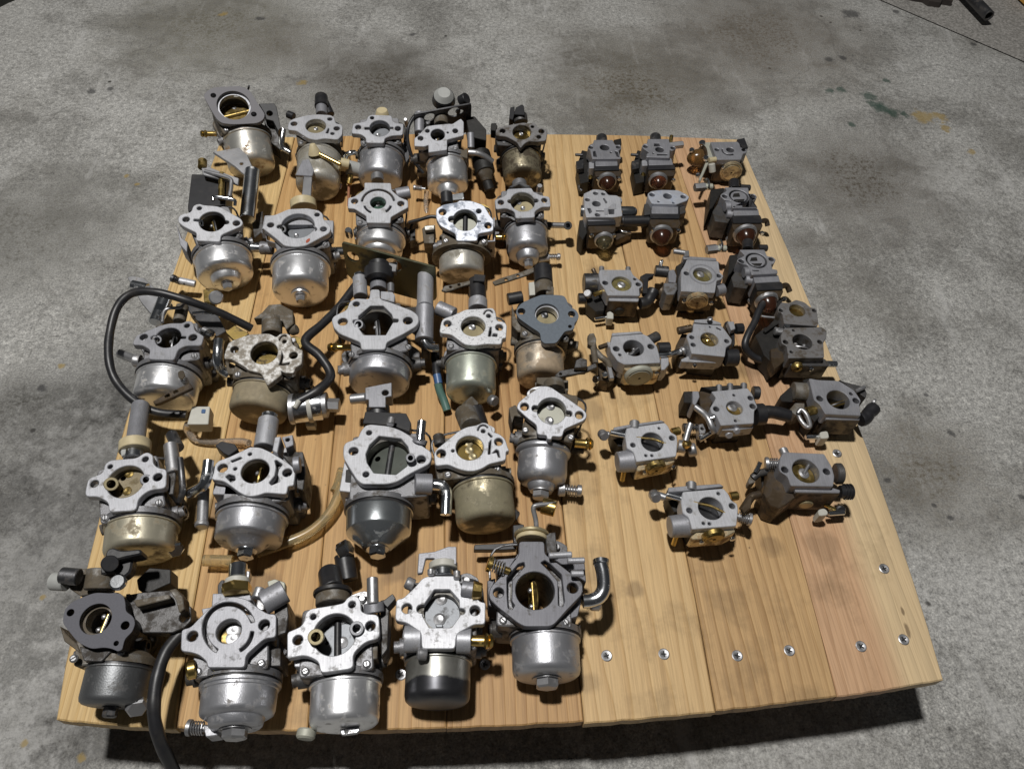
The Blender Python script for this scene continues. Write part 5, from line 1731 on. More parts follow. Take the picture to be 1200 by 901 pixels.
def cover(k, pts, z, depth, mat, cap=None, capmat='scale', screws=(), name='metering_cover', strip=None):
    """diaphragm cover bolted on the front, with a round cap and screw heads"""
    o = k.slab(name, pts, z, depth, mat, .001)
    y = min(k.P(x, yy, z).y for x, yy in pts)
    if cap:
        k.disc('diaphragm_cap', cap[0], cap[1], y, cap[2], capmat, .0022, o, .0012)
    for X, Y in screws:
        p = k.P(X, Y, z)
        k.part(MB().lathe([(0, 0), (0, .0021), (.0012, .0021), (.0018, .0012), (.0018, 0)], Vector((p.x, y - .0002, z - .0034)), (0, -1, .25), 12), 'screw', 'chrome', o)
    return o


def primer(label, z, outline, throat, holes, step, gask, cov, bulb, bmat, slots=(), mat='facedull', zf=.036, brass=None, rot=None):
    k = small(label, z, outline, throat, holes, zf, mat, 'castdark', .014, slots, .86, rot)
    k.slab('front_block', step, zf - .004, .020, 'facedull', .001)
    k.slab('rubber_layer', gask, zf - .005, .022, 'rubber', .001)
    c = k.slab('primer_base', cov, zf - .007, .022, 'grease', .001)
    y = min(k.P(x, yy, zf - .007).y for x, yy in cov)
    p = k.PY(bulb[0], bulb[1], y)
    k.part(MB().lathe([(-.001, bulb[2] * .9), (-.001, bulb[2] * 1.22), (.002, bulb[2] * 1.18), (.003, bulb[2] * 1.02), (.001, bulb[2] * .95), (-.001, bulb[2] * .9)], Vector((p.x, y, max(p.z, bulb[2] + .001))), (0, -1, 0), 24), 'bulb_retainer', 'steel', c)
    k.dome('primer_bulb', bulb[0], bulb[1], y, bulb[2], bmat, bulb[2] * 1.5)
    for t in (.07, .93):
        a, b = cov[0], cov[1]
        X, Y = a[0] + (b[0] - a[0]) * t, a[1] + (b[1] - a[1]) * t
        q = k.P(X, Y, zf - .007)
        k.part(MB().lathe([(0, 0), (0, .0024), (.0012, .0024), (.002, .0014), (.002, 0)], Vector((q.x, y, zf - .0105)), (0, -1, .2), 12), 'screw', 'chrome', c)
    return k


def junk(k, X, Y, z=.018):
    """throttle drum and cable bracket on the side of the little square carburetors"""
    k.slab('throttle_drum', [(X + 60, Y - 190), (X + 150, Y - 170), (X + 140, Y + 180), (X + 40, Y + 200), (X, Y)], z, z - .002, 'soot')
    k.slab('cable_stop', [(X - 10, Y - 60), (X + 80, Y - 90), (X + 80, Y + 20), (X, Y + 30)], z + .008, .006, 'dsteel')
    k.cyl('adjust_screw', (X + 70, Y - 130, z + .006), (X - 20, Y - 135, z + .006), .0016, 'dsteel')
    k.knob('side_screw', X + 55, Y + 30, z + .004, .0028, .004, 'steel', (-1, 0, .4))


k = primer('little square carburetor with plain oval port and dark red primer bulb', (665, 150),
           [(235, 230), (260, 195), (300, 180), (310, 140), (530, 140), (560, 200), (620, 195), (635, 240), (600, 265), (630, 360), (290, 360), (265, 255)],
           (435, 230, 110), [(275, 228, 54), (595, 225, 54), (510, 288, 26)],
           [(325, 370), (585, 370), (590, 440), (330, 445)], [(310, 438), (600, 432), (610, 490), (315, 495)], [(330, 485), (610, 482), (635, 520), (625, 560), (330, 565), (320, 520)],
           (460, 620, .0088), 'redamber', slots=[[(300, 275), (328, 265), (348, 340), (305, 335)], [(552, 268), (590, 275), (608, 345), (580, 335)]])
junk(k, 110, 450)
k.rear('rear_dome', 400, 125 - 10, .026, .0062, 'dsteel')
k.slab('corner_block', [(250, 400), (310, 395), (315, 470), (255, 470)], .030, .012, 'face')
k.cyl('brass_screw', (262, 510, .022), (272, 600, .016), .0026, 'brass')
k.slab('rear_bracket', [(540, 140), (630, 120), (635, 190), (570, 195)], .028, .01, 'soot')
k.tube('hook', [(150, 650, .012), (140, 700, .01), (165, 740, .008)], .0018, 'dsteel')

k = primer('little square carburetor with square and slotted ports and silver fitting at its back', (665, 150),
           [(870, 215), (900, 180), (935, 185), (940, 130), (1190, 130), (1200, 190), (1250, 200), (1275, 240), (1240, 265), (1200, 260), (1200, 350), (925, 340), (930, 300), (960, 290), (890, 240)],
           (1080, 255, 100), [(915, 217, 56), (1235, 235, 54), (1005, 297, 24)],
           [(950, 360), (1220, 355), (1240, 430), (955, 435)], [(940, 428), (1250, 425), (1270, 480), (945, 485)], [(960, 470), (1250, 465), (1270, 510), (1250, 560), (960, 565), (945, 520)],
           (1060, 615, .0085), 'redamber', slots=[[(1015, 215), (1020, 180), (1075, 180), (1090, 215)], [(1050, 305), (1170, 305), (1175, 322), (1050, 322)]])
junk(k, 760, 450)
k.rear('rear_dome', 1030, 115 - 10, .026, .0062, 'dsteel')
k.slab('corner_block', [(870, 380), (935, 370), (940, 440), (875, 440)], .030, .012, 'face')
k.cyl('brass_screw', (880, 480, .022), (885, 570, .016), .0026, 'brass')
k.cyl('silver_fitting', (1180, 215, .03), (1350, 195, .03), .0042, 'steel', None, 6)
k.cyl('brass_tab', (1200, 220, .029), (1220, 95, .031), .0022, 'brassd')
k.knob('cover_bolt', 1160, 610, .016, .0042, .006, 'steel', (0, -1, .3))

k = small('small carburetor with round amber bulb on its side and tan diaphragm disc', (765, 150),
          [(675, 165), (1010, 160), (1030, 230), (1110, 245), (1100, 290), (1060, 300), (1035, 370), (740, 370), (720, 290)],
          (908, 258, 90), [(752, 255, 54), (1065, 258, 50)], .034, 'facedull', slots=[arc(905, 255, 90, 60, 60, 190, 16)])
cover(k, [(740, 380), (1040, 375), (1050, 420), (740, 430)], .028, .022, 'grease', (915, 510, .0125), 'scale', [(820, 395)])
k.slab('black_corner', [(985, 135), (1075, 115), (1120, 230), (1060, 235), (1015, 165)], .036, .016, 'black')
k.slab('bulb_bracket', [(600, 170), (680, 165), (720, 300), (740, 380), (650, 420), (560, 620), (540, 600), (620, 400), (630, 280)], .028, .004, 'cream')
p = k.P(520, 360, .018)
k.part(MB().lathe([(-.001, 0), (-.001, .0105)] + [(.017 * math.sin(a * math.pi / 16), .0105 * math.cos(a * math.pi / 16) if a < 8 else 0) for a in range(1, 9)], p + Vector((.005, .001, 0)), (-1, -.1, .05), 24), 'primer_bulb', 'amber', sharp=60)
k.part(MB().lathe([(0, 0), (0, .0135), (.002, .0135), (.0026, .0108), (.0026, 0)], p + Vector((.0066, .001, 0)), (-1, -.1, .05), 28), 'bulb_base', 'grease')
k.knob('bracket_screw', 580, 195, .032, .0036, .004, 'chrome', (-.4, 0, 1))
k.knob('bracket_screw', 460, 280, .026, .003, .004, 'chrome', (-.4, 0, 1))
k.knob('bracket_screw', 625, 375, .030, .003, .004, 'chrome', (-.4, 0, 1))
k.knob('bracket_screw', 535, 575, .016, .003, .004, 'chrome', (-.4, 0, 1))
k.cyl('white_pin', (690, 420, .032), (700, 520, .024), .0036, 'white')
k.cyl('ivory_nipple', (740, 370, .032), (660, 380, .032), .003, 'tanp')

k = primer('bright small carburetor with many ports, silver bullet nose and clear bulb', (675, 215),
           [(90, 120), (200, 70), (260, 70), (340, 85), (380, 135), (480, 140), (520, 170), (545, 380), (440, 395), (120, 395), (100, 300)],
           (240, 237, 100), [(135, 190, 60), (320, 122, 50), (230, 115, 60), (252, 367, 64)],
           [(140, 410), (450, 405), (455, 430), (140, 440)], [(130, 425), (460, 420), (470, 480), (135, 485)], [(150, 485), (450, 480), (470, 530), (440, 570), (160, 575), (140, 520)],
           (325, 660, .0082), 'clearp', slots=[[(130, 290), (170, 285), (190, 330), (160, 355)], [(315, 175), (335, 170), (370, 220), (350, 235)], [(235, 315), (330, 315), (330, 328), (235, 328)], [(380, 305), (450, 305), (450, 360), (385, 360)]], mat='bright', rot=0)
k.slab('channel', [(330, 290), (370, 285), (430, 235), (470, 235), (475, 300), (380, 300), (370, 370), (335, 370)], k.zf + .0006, .001, 'face', .0004)
k.cyl('left_cap', (110, 330, .026), (50, 325, .026), .0062, 'chrome')
p0, p1 = k.P(530, 330, .024), k.P(720, 335, .024)
k.part(MB().lathe([(0, 0), (0, .0056), ((p1 - p0).length * .7, .0056), ((p1 - p0).length * .85, .0046), ((p1 - p0).length * .95, .003), ((p1 - p0).length, 0)], p0, p1 - p0, 22), 'bullet_nose', 'chrome')
k.cyl('hose_stub', (480, 445, .022), (560, 440, .022), .0052, 'dsteel')
k.cyl('black_hose', (550, 445, .022), (850, 440, .022), .0056, 'rubber')
k.slab('end_plate', [(470, 150), (530, 160), (545, 210), (500, 220)], .034, .012, 'face')
k.slab('side_drum', [(40, 430), (120, 420), (140, 560), (80, 660), (30, 600)], .022, .020, 'soot')
k.tube('lever_wire', [(500, 545, .014), (560, 570, .014), (640, 580, .012)], .0013, 'chrome')
k.slab('lever_arm', [(430, 560), (640, 540), (650, 590), (480, 660), (420, 640)], .012, .008, 'grease')

k = primer('small carburetor with pale speckled oval flange and reddish primer bulb by black hose', (675, 215),
           [(840, 120), (880, 90), (1000, 75), (1200, 80), (1300, 130), (1330, 160), (1300, 200), (1180, 245), (890, 235), (850, 170)],
           (1073, 148, 100), [(893, 132, 66), (1258, 155, 66), (968, 212, 30), (1143, 228, 30)],
           [(890, 262), (1200, 265), (1200, 355), (885, 350)], [(870, 350), (1215, 355), (1215, 410), (875, 405)], [(880, 405), (1210, 420), (1230, 470), (1200, 520), (890, 510), (860, 450)],
           (1000, 595, .0098), 'redamber', mat='mott', rot=-3)
k.slab('left_step', [(800, 240), (880, 225), (880, 360), (800, 370)], .030, .018, 'castdark')
k.slab('right_step', [(1210, 260), (1270, 240), (1290, 340), (1220, 360)], .030, .018, 'castdark')

for lab, zz, dx in (('dark carburetor with eared flange and letter like cutout, hex nut beside diaphragm disc', (805, 205), 0),
                    ('dark carburetor with eared flange and letter like cutout, bulb against twin port one', (825, 275), 1)):
    if dx == 0:
        T = (610, 250, 225)
        O = [(390, 245), (410, 215), (440, 205), (470, 180), (440, 145), (720, 150), (730, 220), (790, 220), (825, 255), (800, 290), (770, 300), (810, 350), (830, 385), (535, 385), (510, 300), (440, 290)]
        H = [(443, 250, 62), (775, 248, 62)]
        ST = [(540, 395), (835, 395), (850, 470), (550, 475)]
        GA = [(530, 470), (860, 470), (885, 530), (880, 560), (545, 560)]
        CO = [(540, 545), (870, 545), (890, 590), (860, 650), (560, 650), (530, 600)]
        B = (680, 690, .0100)
        ox, oy = 0, 0
    else:
        T = (615, 300, 245)
        O = [(385, 305), (400, 280), (440, 265), (480, 240), (415, 175), (710, 175), (740, 250), (800, 260), (845, 290), (820, 340), (790, 345), (800, 400), (860, 410), (865, 455), (560, 470), (530, 390), (510, 350), (430, 340)]
        H = [(437, 312, 70), (790, 287, 62)]
        ST = [(575, 485), (870, 470), (895, 550), (600, 565)]
        GA = [(600, 560), (910, 550), (930, 610), (925, 640), (625, 650)]
        CO = [(630, 640), (920, 625), (930, 670), (900, 730), (660, 740), (620, 690)]
        B = (730, 775, .0092)
        ox, oy = 20, 70
    k = primer(lab, zz, O, T, H, ST, GA, CO, B, 'redamber', mat='facedull', zf=.038, slots=[arc(T[0], T[1] + 105, 70, 16, 130, 60, 10, 6)])
    k.part(MB().prism(circ((k.c.x, k.c.y), k.rt * .82, 28), k.zf - .0002, .008, [], .0004), 'port_insert', 'facedull')
    q = [(T[0] - 75, T[1] + 5), (T[0] - 60, T[1] - 35), (T[0] + 5, T[1] - 40), (T[0] + 15, T[1] + 2)]
    k.slab('port_window', q, k.zf + .0006, .0006, 'soot', .0006)
    k.slab('port_window', [(T[0] - 60, T[1] + 35), (T[0] + 70, T[1] + 30), (T[0] + 50, T[1] + 62), (T[0] - 20, T[1] + 60)], k.zf + .0006, .0006, 'soot', .0006)
    k.slab('side_casting', [(300 + ox, 430 + oy), (400 + ox, 280 + oy), (520 + ox, 330 + oy), (530 + ox, 480 + oy), (480 + ox, 560 + oy), (330 + ox, 540 + oy)], .026, .022, 'castdark')
    k.cyl('corner_boss', (440 + ox, 375 + oy, .032), (520 + ox, 375 + oy, .032), .0052, 'facedull')
    k.cyl('corner_boss', (460 + ox, 460 + oy, .028), (540 + ox, 470 + oy, .028), .0048, 'facedull')
    k.slab('black_shroud', [(280 + ox, 170 + oy), (430 + ox, 150 + oy), (470 + ox, 185 + oy), (400 + ox, 215 + oy), (300 + ox, 380 + oy), (260 + ox, 420 + oy)], .028, .024, 'soot')
    if dx == 0:
        k.cyl('hex_nut', (90, 150, .026), (210, 140, .026), .0048, 'steel', None, 6)
        k.cyl('nut_flange', (225, 110, .028), (245, 108, .028), .0062, 'chrome')
        k.cyl('nut_stem', (210, 140, .026), (300, 140, .026), .0034, 'cream')
        k.tube('tail', [(890, 540, .02), (930, 540, .018), (945, 600, .014)], .0026, 'grease')
    else:
        k.cyl('hex_nut', (30, 180, .026), (150, 165, .026), .0048, 'steel', None, 6)
        k.cyl('nut_flange', (180, 130, .03), (200, 128, .03), .0062, 'chrome')
        k.cyl('nut_stem', (150, 165, .026), (260, 165, .026), .0034, 'cream')
        k.tube('tail', [(930, 600, .02), (970, 600, .018), (1005, 670, .014)], .0028, 'grease')
    k.rear('rear_knob', 550 + ox * -2, 80 + oy * .1, .030, .0055, 'rubber')
    k.cyl('rear_bar', (620 + ox, 150 + oy * .1, .033), (740, 155 + oy * .05, .033), .0034, 'black')
    k.knob('lower_screw', 480 + ox * 3, 745 + oy * .3, .010, .003, .004, 'steel', (0, -1, .2))

k = small('small carburetor with olive disc, black side arms and white screw at its foot', (670, 300),
          [(315, 200), (330, 160), (690, 160), (720, 220), (830, 310), (835, 350), (790, 380), (800, 465), (420, 460), (380, 380), (330, 310)],
          (585, 322, 230), [(393, 313, 68), (780, 330, 62), (740, 270, 38)], .034, 'face')
k.closed('olive', .004, 3, [(580, 345)], sw=.0026)
o = cover(k, [(425, 475), (795, 488), (780, 545), (440, 532)], .029, .020, 'grease', None)
k.slab('cover_lip', [(425, 475), (795, 488), (780, 532), (440, 522)], .0296, .003, 'face', parent=o)
k.disc('cover_boss', 555, 650, min(k.P(430, 535, .029).y, k.P(780, 545, .029).y), .0045, 'soot', .001, o)
k.cyl('air_horn', (310, 320, .022), (140, 320, .022), .0095, 'dsteel')
k.cyl('black_knob', (165, 500, .018), (75, 500, .018), .0052, 'rubber')
k.cyl('brass_screw', (260, 455, .026), (370, 410, .026), .0022, 'brass')
k.slab('throttle_parts', [(170, 430), (290, 400), (400, 470), (380, 640), (280, 650), (180, 560)], .016, .014, 'soot')
k.knob('throttle_nut', 195, 460, .022, .004, .005, 'steel', (-.4, -.3, 1))
k.slab('right_arm', [(800, 240), (870, 200), (970, 205), (960, 230), (900, 260), (890, 440), (830, 430), (840, 300)], .022, .005, 'black')
k.tube('fuel_elbow', [(960, 400, .02), (930, 460, .018), (880, 540, .016), (800, 555, .016)], .0055, 'rubber')
k.cyl('rod', (270, 738, .010), (420, 715, .010), .0017, 'chrome')
k.slab('white_head', [(415, 660), (450, 645), (490, 670), (490, 735), (415, 730)], .016, .010, 'white')
k.rear('top_screw', 350, 145 - 10, .029, .0026, 'steel')
k.rear('top_screw', 660, 150 - 10, .029, .0026, 'steel')
k.cyl('red_pin', (280, 220, .026), (245, 150, .028), .002, 'grease')

k = small('small carburetor with round recess face, ribbed grey plug and spring at its side', (760, 285),
          [(380, 320), (420, 260), (450, 190), (820, 210), (835, 340), (880, 380), (860, 420), (800, 440), (780, 580), (380, 560)],
          (635, 365, 220), [(445, 352, 64), (822, 380, 60)], .035, 'face')
k.closed('olive', .006, 10, [(605, 375)], sw=.0026)
k.part(MB().lathe([(0, k.rt * 1.3), (0, k.rt * 1.45), (.0005, k.rt * 1.45), (.0005, k.rt * 1.3), (0, k.rt * 1.3)], (k.c.x, k.c.y, k.zf - .0002), (0, 0, 1), 40), 'face_groove', 'facedull')
cover(k, [(385, 575), (780, 590), (770, 640), (370, 640)], .028, .018, 'grease', (570, 680, .0105), 'scale', [(420, 590), (735, 600)])
k.slab('rear_plate', [(400, 148), (790, 172), (802, 205), (440, 188), (410, 180)], .030, .014, 'facedull')
k.cyl('rear_screw', (290, 95, .03), (430, 115, .03), .0026, 'steel')
k.slab('rear_clip', [(425, 85), (475, 82), (480, 150), (420, 150)], .032, .008, 'steel')
k.slab('left_tower', [(235, 315), (300, 305), (330, 380), (320, 460), (235, 450)], .028, .02, 'facedull')
k.slab('left_plug', [(180, 465), (330, 460), (335, 540), (300, 600), (215, 600), (180, 545)], .030, .022, 'cast')
k.cyl('spring_screw', (230, 340, .024), (75, 325, .024), .0056, 'dsteel')
k.tube('wire_loop', [(120, 290, .028), (140, 220, .032), (165, 205, .032), (150, 270, .03)], .0009, 'chrome')
k.slab('dark_side', [(320, 270), (430, 200), (380, 330), (380, 560), (330, 540), (340, 380)], .024, .022, 'soot')
k.cyl('lower_drum', (240, 640, .012), (130, 560, .014), .0085, 'grease')
k.cyl('corner_boss', (790, 560, .022), (880, 540, .022), .006, 'facedull')
k.slab('lower_lever', [(380, 700), (430, 690), (540, 740), (540, 780), (480, 780)], .010, .004, 'scale')
k.knob('cap_screw', 505, 735, .012, .0026, .004, 'chrome', (0, -1, .4))

k = small('small carburetor with diagonal shaft, cream diaphragm disc and tangled brown linkage', (680, 375),
          [(345, 300), (370, 190), (730, 160), (800, 190), (900, 310), (930, 420), (940, 500), (520, 520), (440, 480), (360, 370)],
          (625, 325, 240), [(422, 335, 78), (828, 308, 78), (465, 405, 38)], .035, 'face')
k.open('dsteel', 'steel', 35, .006, 20)
cover(k, [(520, 528), (945, 512), (950, 560), (900, 590), (560, 600), (510, 570)], .030, .020, 'scale', (685, 655, .0125), 'cream', [(560, 545), (885, 535)])
k.slab('rear_plate', [(370, 150), (700, 130), (740, 155), (370, 186)], .032, .016, 'face')
k.slab('right_block', [(945, 430), (1035, 425), (1040, 520), (990, 580), (945, 580)], .028, .016, 'face')
k.cyl('black_tube', (905, 335, .026), (1045, 330, .026), .0056, 'rubber')
k.tube('bright_rod', [(900, 410, .03), (1020, 405, .03), (1100, 380, .028), (1190, 350, .026)], .002, 'chrome')
k.cyl('rear_bolt', (790, 250, .026), (910, 185, .026), .0046, 'castdark')
k.slab('left_lever', [(85, 180), (150, 150), (170, 200), (200, 330), (170, 400), (130, 320), (90, 240)], .028, .004, 'castdirty')
k.tube('left_link', [(180, 360, .03), (240, 430, .03), (320, 490, .03), (350, 560, .028)], .0028, 'castdirty')
k.slab('bright_blade', [(300, 480), (350, 480), (400, 680), (345, 680)], .030, .004, 'steel')
k.slab('linkage_mass', [(200, 500), (320, 480), (420, 640), (330, 720), (220, 700)], .016, .014, 'grease')
k.knob('link_screw', 205, 690, .012, .0036, .005, 'chrome', (-.6, -.5, .5))
k.knob('link_screw', 300, 640, .02, .003, .004, 'chrome', (-.4, -.4, .7))
k.cyl('side_pin', (320, 290, .028), (220, 325, .028), .0022, 'grease')
k.slab('side_strip', [(310, 250), (370, 260), (390, 300), (370, 370), (340, 330)], .031, .012, 'face')
k.slab('corner_plate', [(430, 500), (510, 490), (500, 590), (450, 570)], .026, .012, 'facedull')

k = small('tilted small carburetor with brown glass like side, black screw caps and spring lever', (775, 365),
          [(295, 290), (310, 255), (370, 240), (375, 140), (700, 160), (750, 220), (800, 290), (830, 330), (820, 380), (760, 420), (745, 530), (355, 490)],
          (565, 325, 205), [(358, 300, 58), (768, 345, 60), (375, 388, 60), (572, 180, 24)], .035, 'face', slots=[[(640, 195), (655, 182), (705, 205), (695, 220)]])
k.closed('brassd', .008, 14, [(550, 340)], sm='brass')
cover(k, [(360, 500), (560, 512), (745, 545), (700, 580), (640, 600), (240, 585), (230, 560)], .026, .010, 'face', None, 'scale', [(395, 515)])
k.knob('cover_screw', 545, 615, .016, .0036, .005, 'chrome', (0, -1, .5))
k.slab('rear_plate', [(385, 95), (560, 85), (690, 125), (710, 155), (390, 125)], .031, .016, 'face')
k.cyl('rear_pin', (570, 100, .034), (568, 75, .036), .0026, 'steel')
k.cyl('rear_lever', (360, 195, .03), (190, 230, .028), .0036, 'grease')
k.slab('brown_side', [(170, 400), (240, 260), (300, 260), (350, 490), (240, 560), (190, 520)], .022, .02, 'grease')
k.spring((330, 405, .028), (240, 470, .026), .0032, 'steel')
k.cyl('side_rod', (240, 470, .026), (70, 510, .024), .0026, 'steel')
k.slab('right_bracket', [(740, 130), (780, 105), (860, 200), (865, 380), (830, 420), (830, 300), (760, 200)], .028, .01, 'black')
k.slab('clip_plate', [(775, 115), (850, 115), (870, 200), (820, 220)], .036, .006, 'face')
k.cyl('thumb_screw', (870, 205, .03), (955, 200, .03), .0052, 'rubber', None, 8)
k.cyl('fuel_nozzle', (745, 540, .022), (890, 540, .022), .0078, 'rubber')

k = small('dark twin port carburetor with brass upper throat and black curled side arm', (865, 345),
          [(500, 490), (520, 430), (540, 390), (980, 380), (1040, 420), (1035, 510), (1000, 560), (1010, 740), (590, 745), (570, 600), (510, 570)],
          (755, 552, 225), [(558, 555, 62), (960, 555, 60), (650, 420, 34), (625, 672, 40)], .036, 'facedark')
k.open('steel', 'dsteel', -12, .006, 30)
up = [(465, 150), (510, 90), (600, 100), (680, 60), (780, 90), (850, 150), (920, 160), (940, 330), (930, 372), (540, 340), (520, 220), (470, 200)]
k.slab('upper_port_block', up, k.zf + .001, .012, 'facedark', .0012, [(695, 185, 185), (500, 185, 54), (893, 187, 50)])
o2 = rnd(k.f2(up), .001)
c2 = k.P(695, 185)
k.part(MB().prism([(c2.x + (x - c2.x) * .82, c2.y + (y - c2.y) * .82) for x, y in o2], k.zf - .0105, k.zf - .011, [], .0006), 'upper_foot', 'castdark')
k.part(MB().lathe([(0, 0), (0, k.rad(695, 185, 180)), (.001, k.rad(695, 185, 180)), (.0018, k.rad(695, 185, 90)), (.0018, 0)], c2 - Vector((0, 0, .006)), (0, .1, 1), 28), 'brass_disc', 'brass')
k.slab('divider', [(540, 345), (900, 335), (920, 380), (545, 385)], k.zf - .003, .012, 'rubber')
k.knob('divider_screw', 560, 370, k.zf - .004, .003, .004, 'chrome', (0, -.5, 1))
k.knob('divider_screw', 850, 362, k.zf - .004, .003, .004, 'chrome', (0, -.5, 1))
cover(k, [(590, 752), (1005, 745), (1070, 800), (1060, 840), (620, 830)], .028, .018, 'castdark', (690, 850, .005), 'brassd', [(860, 820)])
k.slab('cover_lip', [(600, 755), (1000, 750), (1000, 770), (605, 775)], .0296, .003, 'face')
k.cyl('front_bolt', (1000, 815, .022), (1155, 818, .022), .003, 'chrome')
k.tube('black_arm', [(330, 60, .03), (250, 180, .03), (190, 330, .028), (120, 460, .026), (80, 590, .022), (130, 690, .016), (240, 760, .012), (380, 780, .012)], .0033, 'black', 12)
k.tube('bright_tube', [(260, 740, .012), (330, 755, .012), (390, 760, .012)], .0036, 'chrome')
k.slab('dark_mass', [(200, 480), (320, 380), (480, 400), (570, 620), (590, 740), (420, 860), (380, 780), (300, 700), (260, 600)], .022, .02, 'soot')
k.slab('brown_side', [(380, 640), (560, 600), (590, 740), (430, 880), (390, 780)], .026, .012, 'grease')
k.slab('link_clip', [(430, 385), (490, 385), (495, 410), (440, 410)], .03, .004, 'steel')
k.spring((520, 440, .028), (430, 430, .028), .003, 'steel')
k.slab('throttle_arm', [(450, 60), (500, 40), (520, 90), (480, 340), (400, 390), (330, 440), (300, 420), (440, 280)], .026, .006, 'soot')
k.tube('spring_wire', [(270, 255, .026), (330, 265, .026), (440, 275, .026)], .0012, 'steel')

k = small('small dull carburetor with little brass disc, joined to a black hose', (795, 435),
          [(370, 430), (400, 380), (440, 310), (385, 235), (810, 195), (870, 270), (930, 420), (890, 460), (885, 610), (500, 635), (440, 510), (390, 490)],
          (660, 428, 190), [(445, 440, 72), (872, 408, 74), (845, 312, 64), (652, 278, 34), (670, 578, 36)], .034, 'face')
k.closed('brass', .006, 12, [(625, 425)], sw=.003)
cover(k, [(505, 640), (880, 620), (880, 660), (640, 690), (510, 690)], .028, .010, 'face', None)
k.knob('cover_screw', 665, 670, .026, .003, .005, 'face', (0, -1, .4))
k.knob('cover_screw', 575, 715, .020, .0034, .005, 'face', (0, -1, .4))
k.slab('rear_plate', [(260, 185), (430, 170), (700, 160), (800, 175), (805, 195), (400, 225)], .031, .016, 'soot')
for X, Y in ((475, 170), (605, 155), (765, 150)):
    k.rear('rear_screw', X, Y, .029, .0028, 'steel')
k.slab('dark_inlet', [(60, 235), (165, 230), (170, 370), (65, 365)], .024, .02, 'soot')
k.slab('inlet_block', [(165, 230), (240, 232), (250, 300), (200, 400), (165, 375)], .028, .02, 'facedull')
k.slab('oily_side', [(240, 232), (380, 232), (420, 310), (370, 420), (400, 500), (500, 640), (440, 640), (260, 420)], .026, .022, 'grease')
k.tube('bright_lever', [(200, 420, .026), (290, 490, .027), (350, 560, .028), (390, 650, .026), (420, 710, .022)], .0028, 'steel')
k.tube('lever_tip', [(350, 560, .028), (440, 535, .03)], .002, 'chrome', 8, 0)
k.cyl('link_pin', (390, 710, .016), (245, 800, .014), .0024, 'chrome')
k.slab('link_block', [(235, 620), (290, 610), (325, 690), (310, 730), (245, 725)], .02, .01, 'steel', holes=[(280, 670, 40)])
k.spring((230, 655, .014), (60, 660, .014), .003, 'dsteel')
k.slab('link_strip', [(120, 615), (150, 605), (100, 800), (60, 800)], .018, .003, 'castdark')
k.cyl('air_screw', (870, 250, .026), (945, 255, .026), .0058, 'dsteel')
k.cyl('hose_collar', (890, 510, .024), (1000, 500, .024), .0092, 'rubber')
k.tube('black_hose', [(1000, 480, .024), (1120, 480, .024), (1300, 525, .022)], .0056, 'rubber', 12)

k = small('grimy small carburetor with brass shaft across open throat and grey side barrel', (905, 430),
          [(430, 130), (540, 150), (780, 160), (880, 220), (960, 270), (1040, 390), (1020, 450), (1040, 570), (625, 550), (560, 440), (490, 380), (470, 300)],
          (775, 380, 260), [(558, 367, 78), (983, 392, 78), (925, 312, 44)], .036, 'facedull')
k.open('dsteel', 'brass', 22, .005, 20, False)
o = cover(k, [(620, 572), (1030, 585), (1022, 640), (640, 632)], .030, .020, 'grease')
k.slab('cover_lip', [(620, 572), (1030, 585), (1024, 622), (632, 612)], .0306, .003, 'facedull', parent=o)
k.cyl('grey_barrel', (240, 285, .024), (420, 300, .024), .0082, 'castdirty')
k.slab('oily_cap', [(90, 340), (230, 215), (245, 350), (240, 410), (110, 400)], .022, .018, 'soot')
k.slab('side_casting', [(360, 150), (430, 130), (490, 380), (600, 540), (500, 640), (430, 560), (440, 400), (400, 260)], .026, .024, 'soot')
k.cyl('brass_rod', (400, 530, .026), (560, 490, .026), .0042, 'brassd')
k.tube('link_ring', [(300, 540, .026), (340, 500, .028), (400, 560, .028), (440, 680, .024), (400, 700, .022), (330, 620, .022), (300, 540, .024)], .002, 'steel')
k.slab('hose_end', [(200, 500), (270, 420), (380, 420), (380, 520), (280, 560)], .024, .016, 'castdirty')
k.cyl('bright_rod', (390, 822, .012), (560, 815, .012), .0024, 'chrome')
k.slab('white_head', [(555, 760), (650, 745), (670, 830), (570, 840)], .018, .012, 'white', .002)
k.tube('black_elbow', [(1030, 620, .018), (1090, 600, .018), (1130, 540, .018), (1195, 480, .018)], .0058, 'rubber', 12)
k.slab('rear_bar', [(780, 150), (880, 180), (1080, 230), (1110, 300), (1100, 360), (960, 265), (880, 210)], .026, .014, 'castdark')
k.tube('rear_chain', [(970, 290, .03), (1080, 235, .03)], .0018, 'steel', 8, 0)
k.cyl('elbow_pin', (1170, 400, .02), (1200, 420, .02), .0032, 'steel')

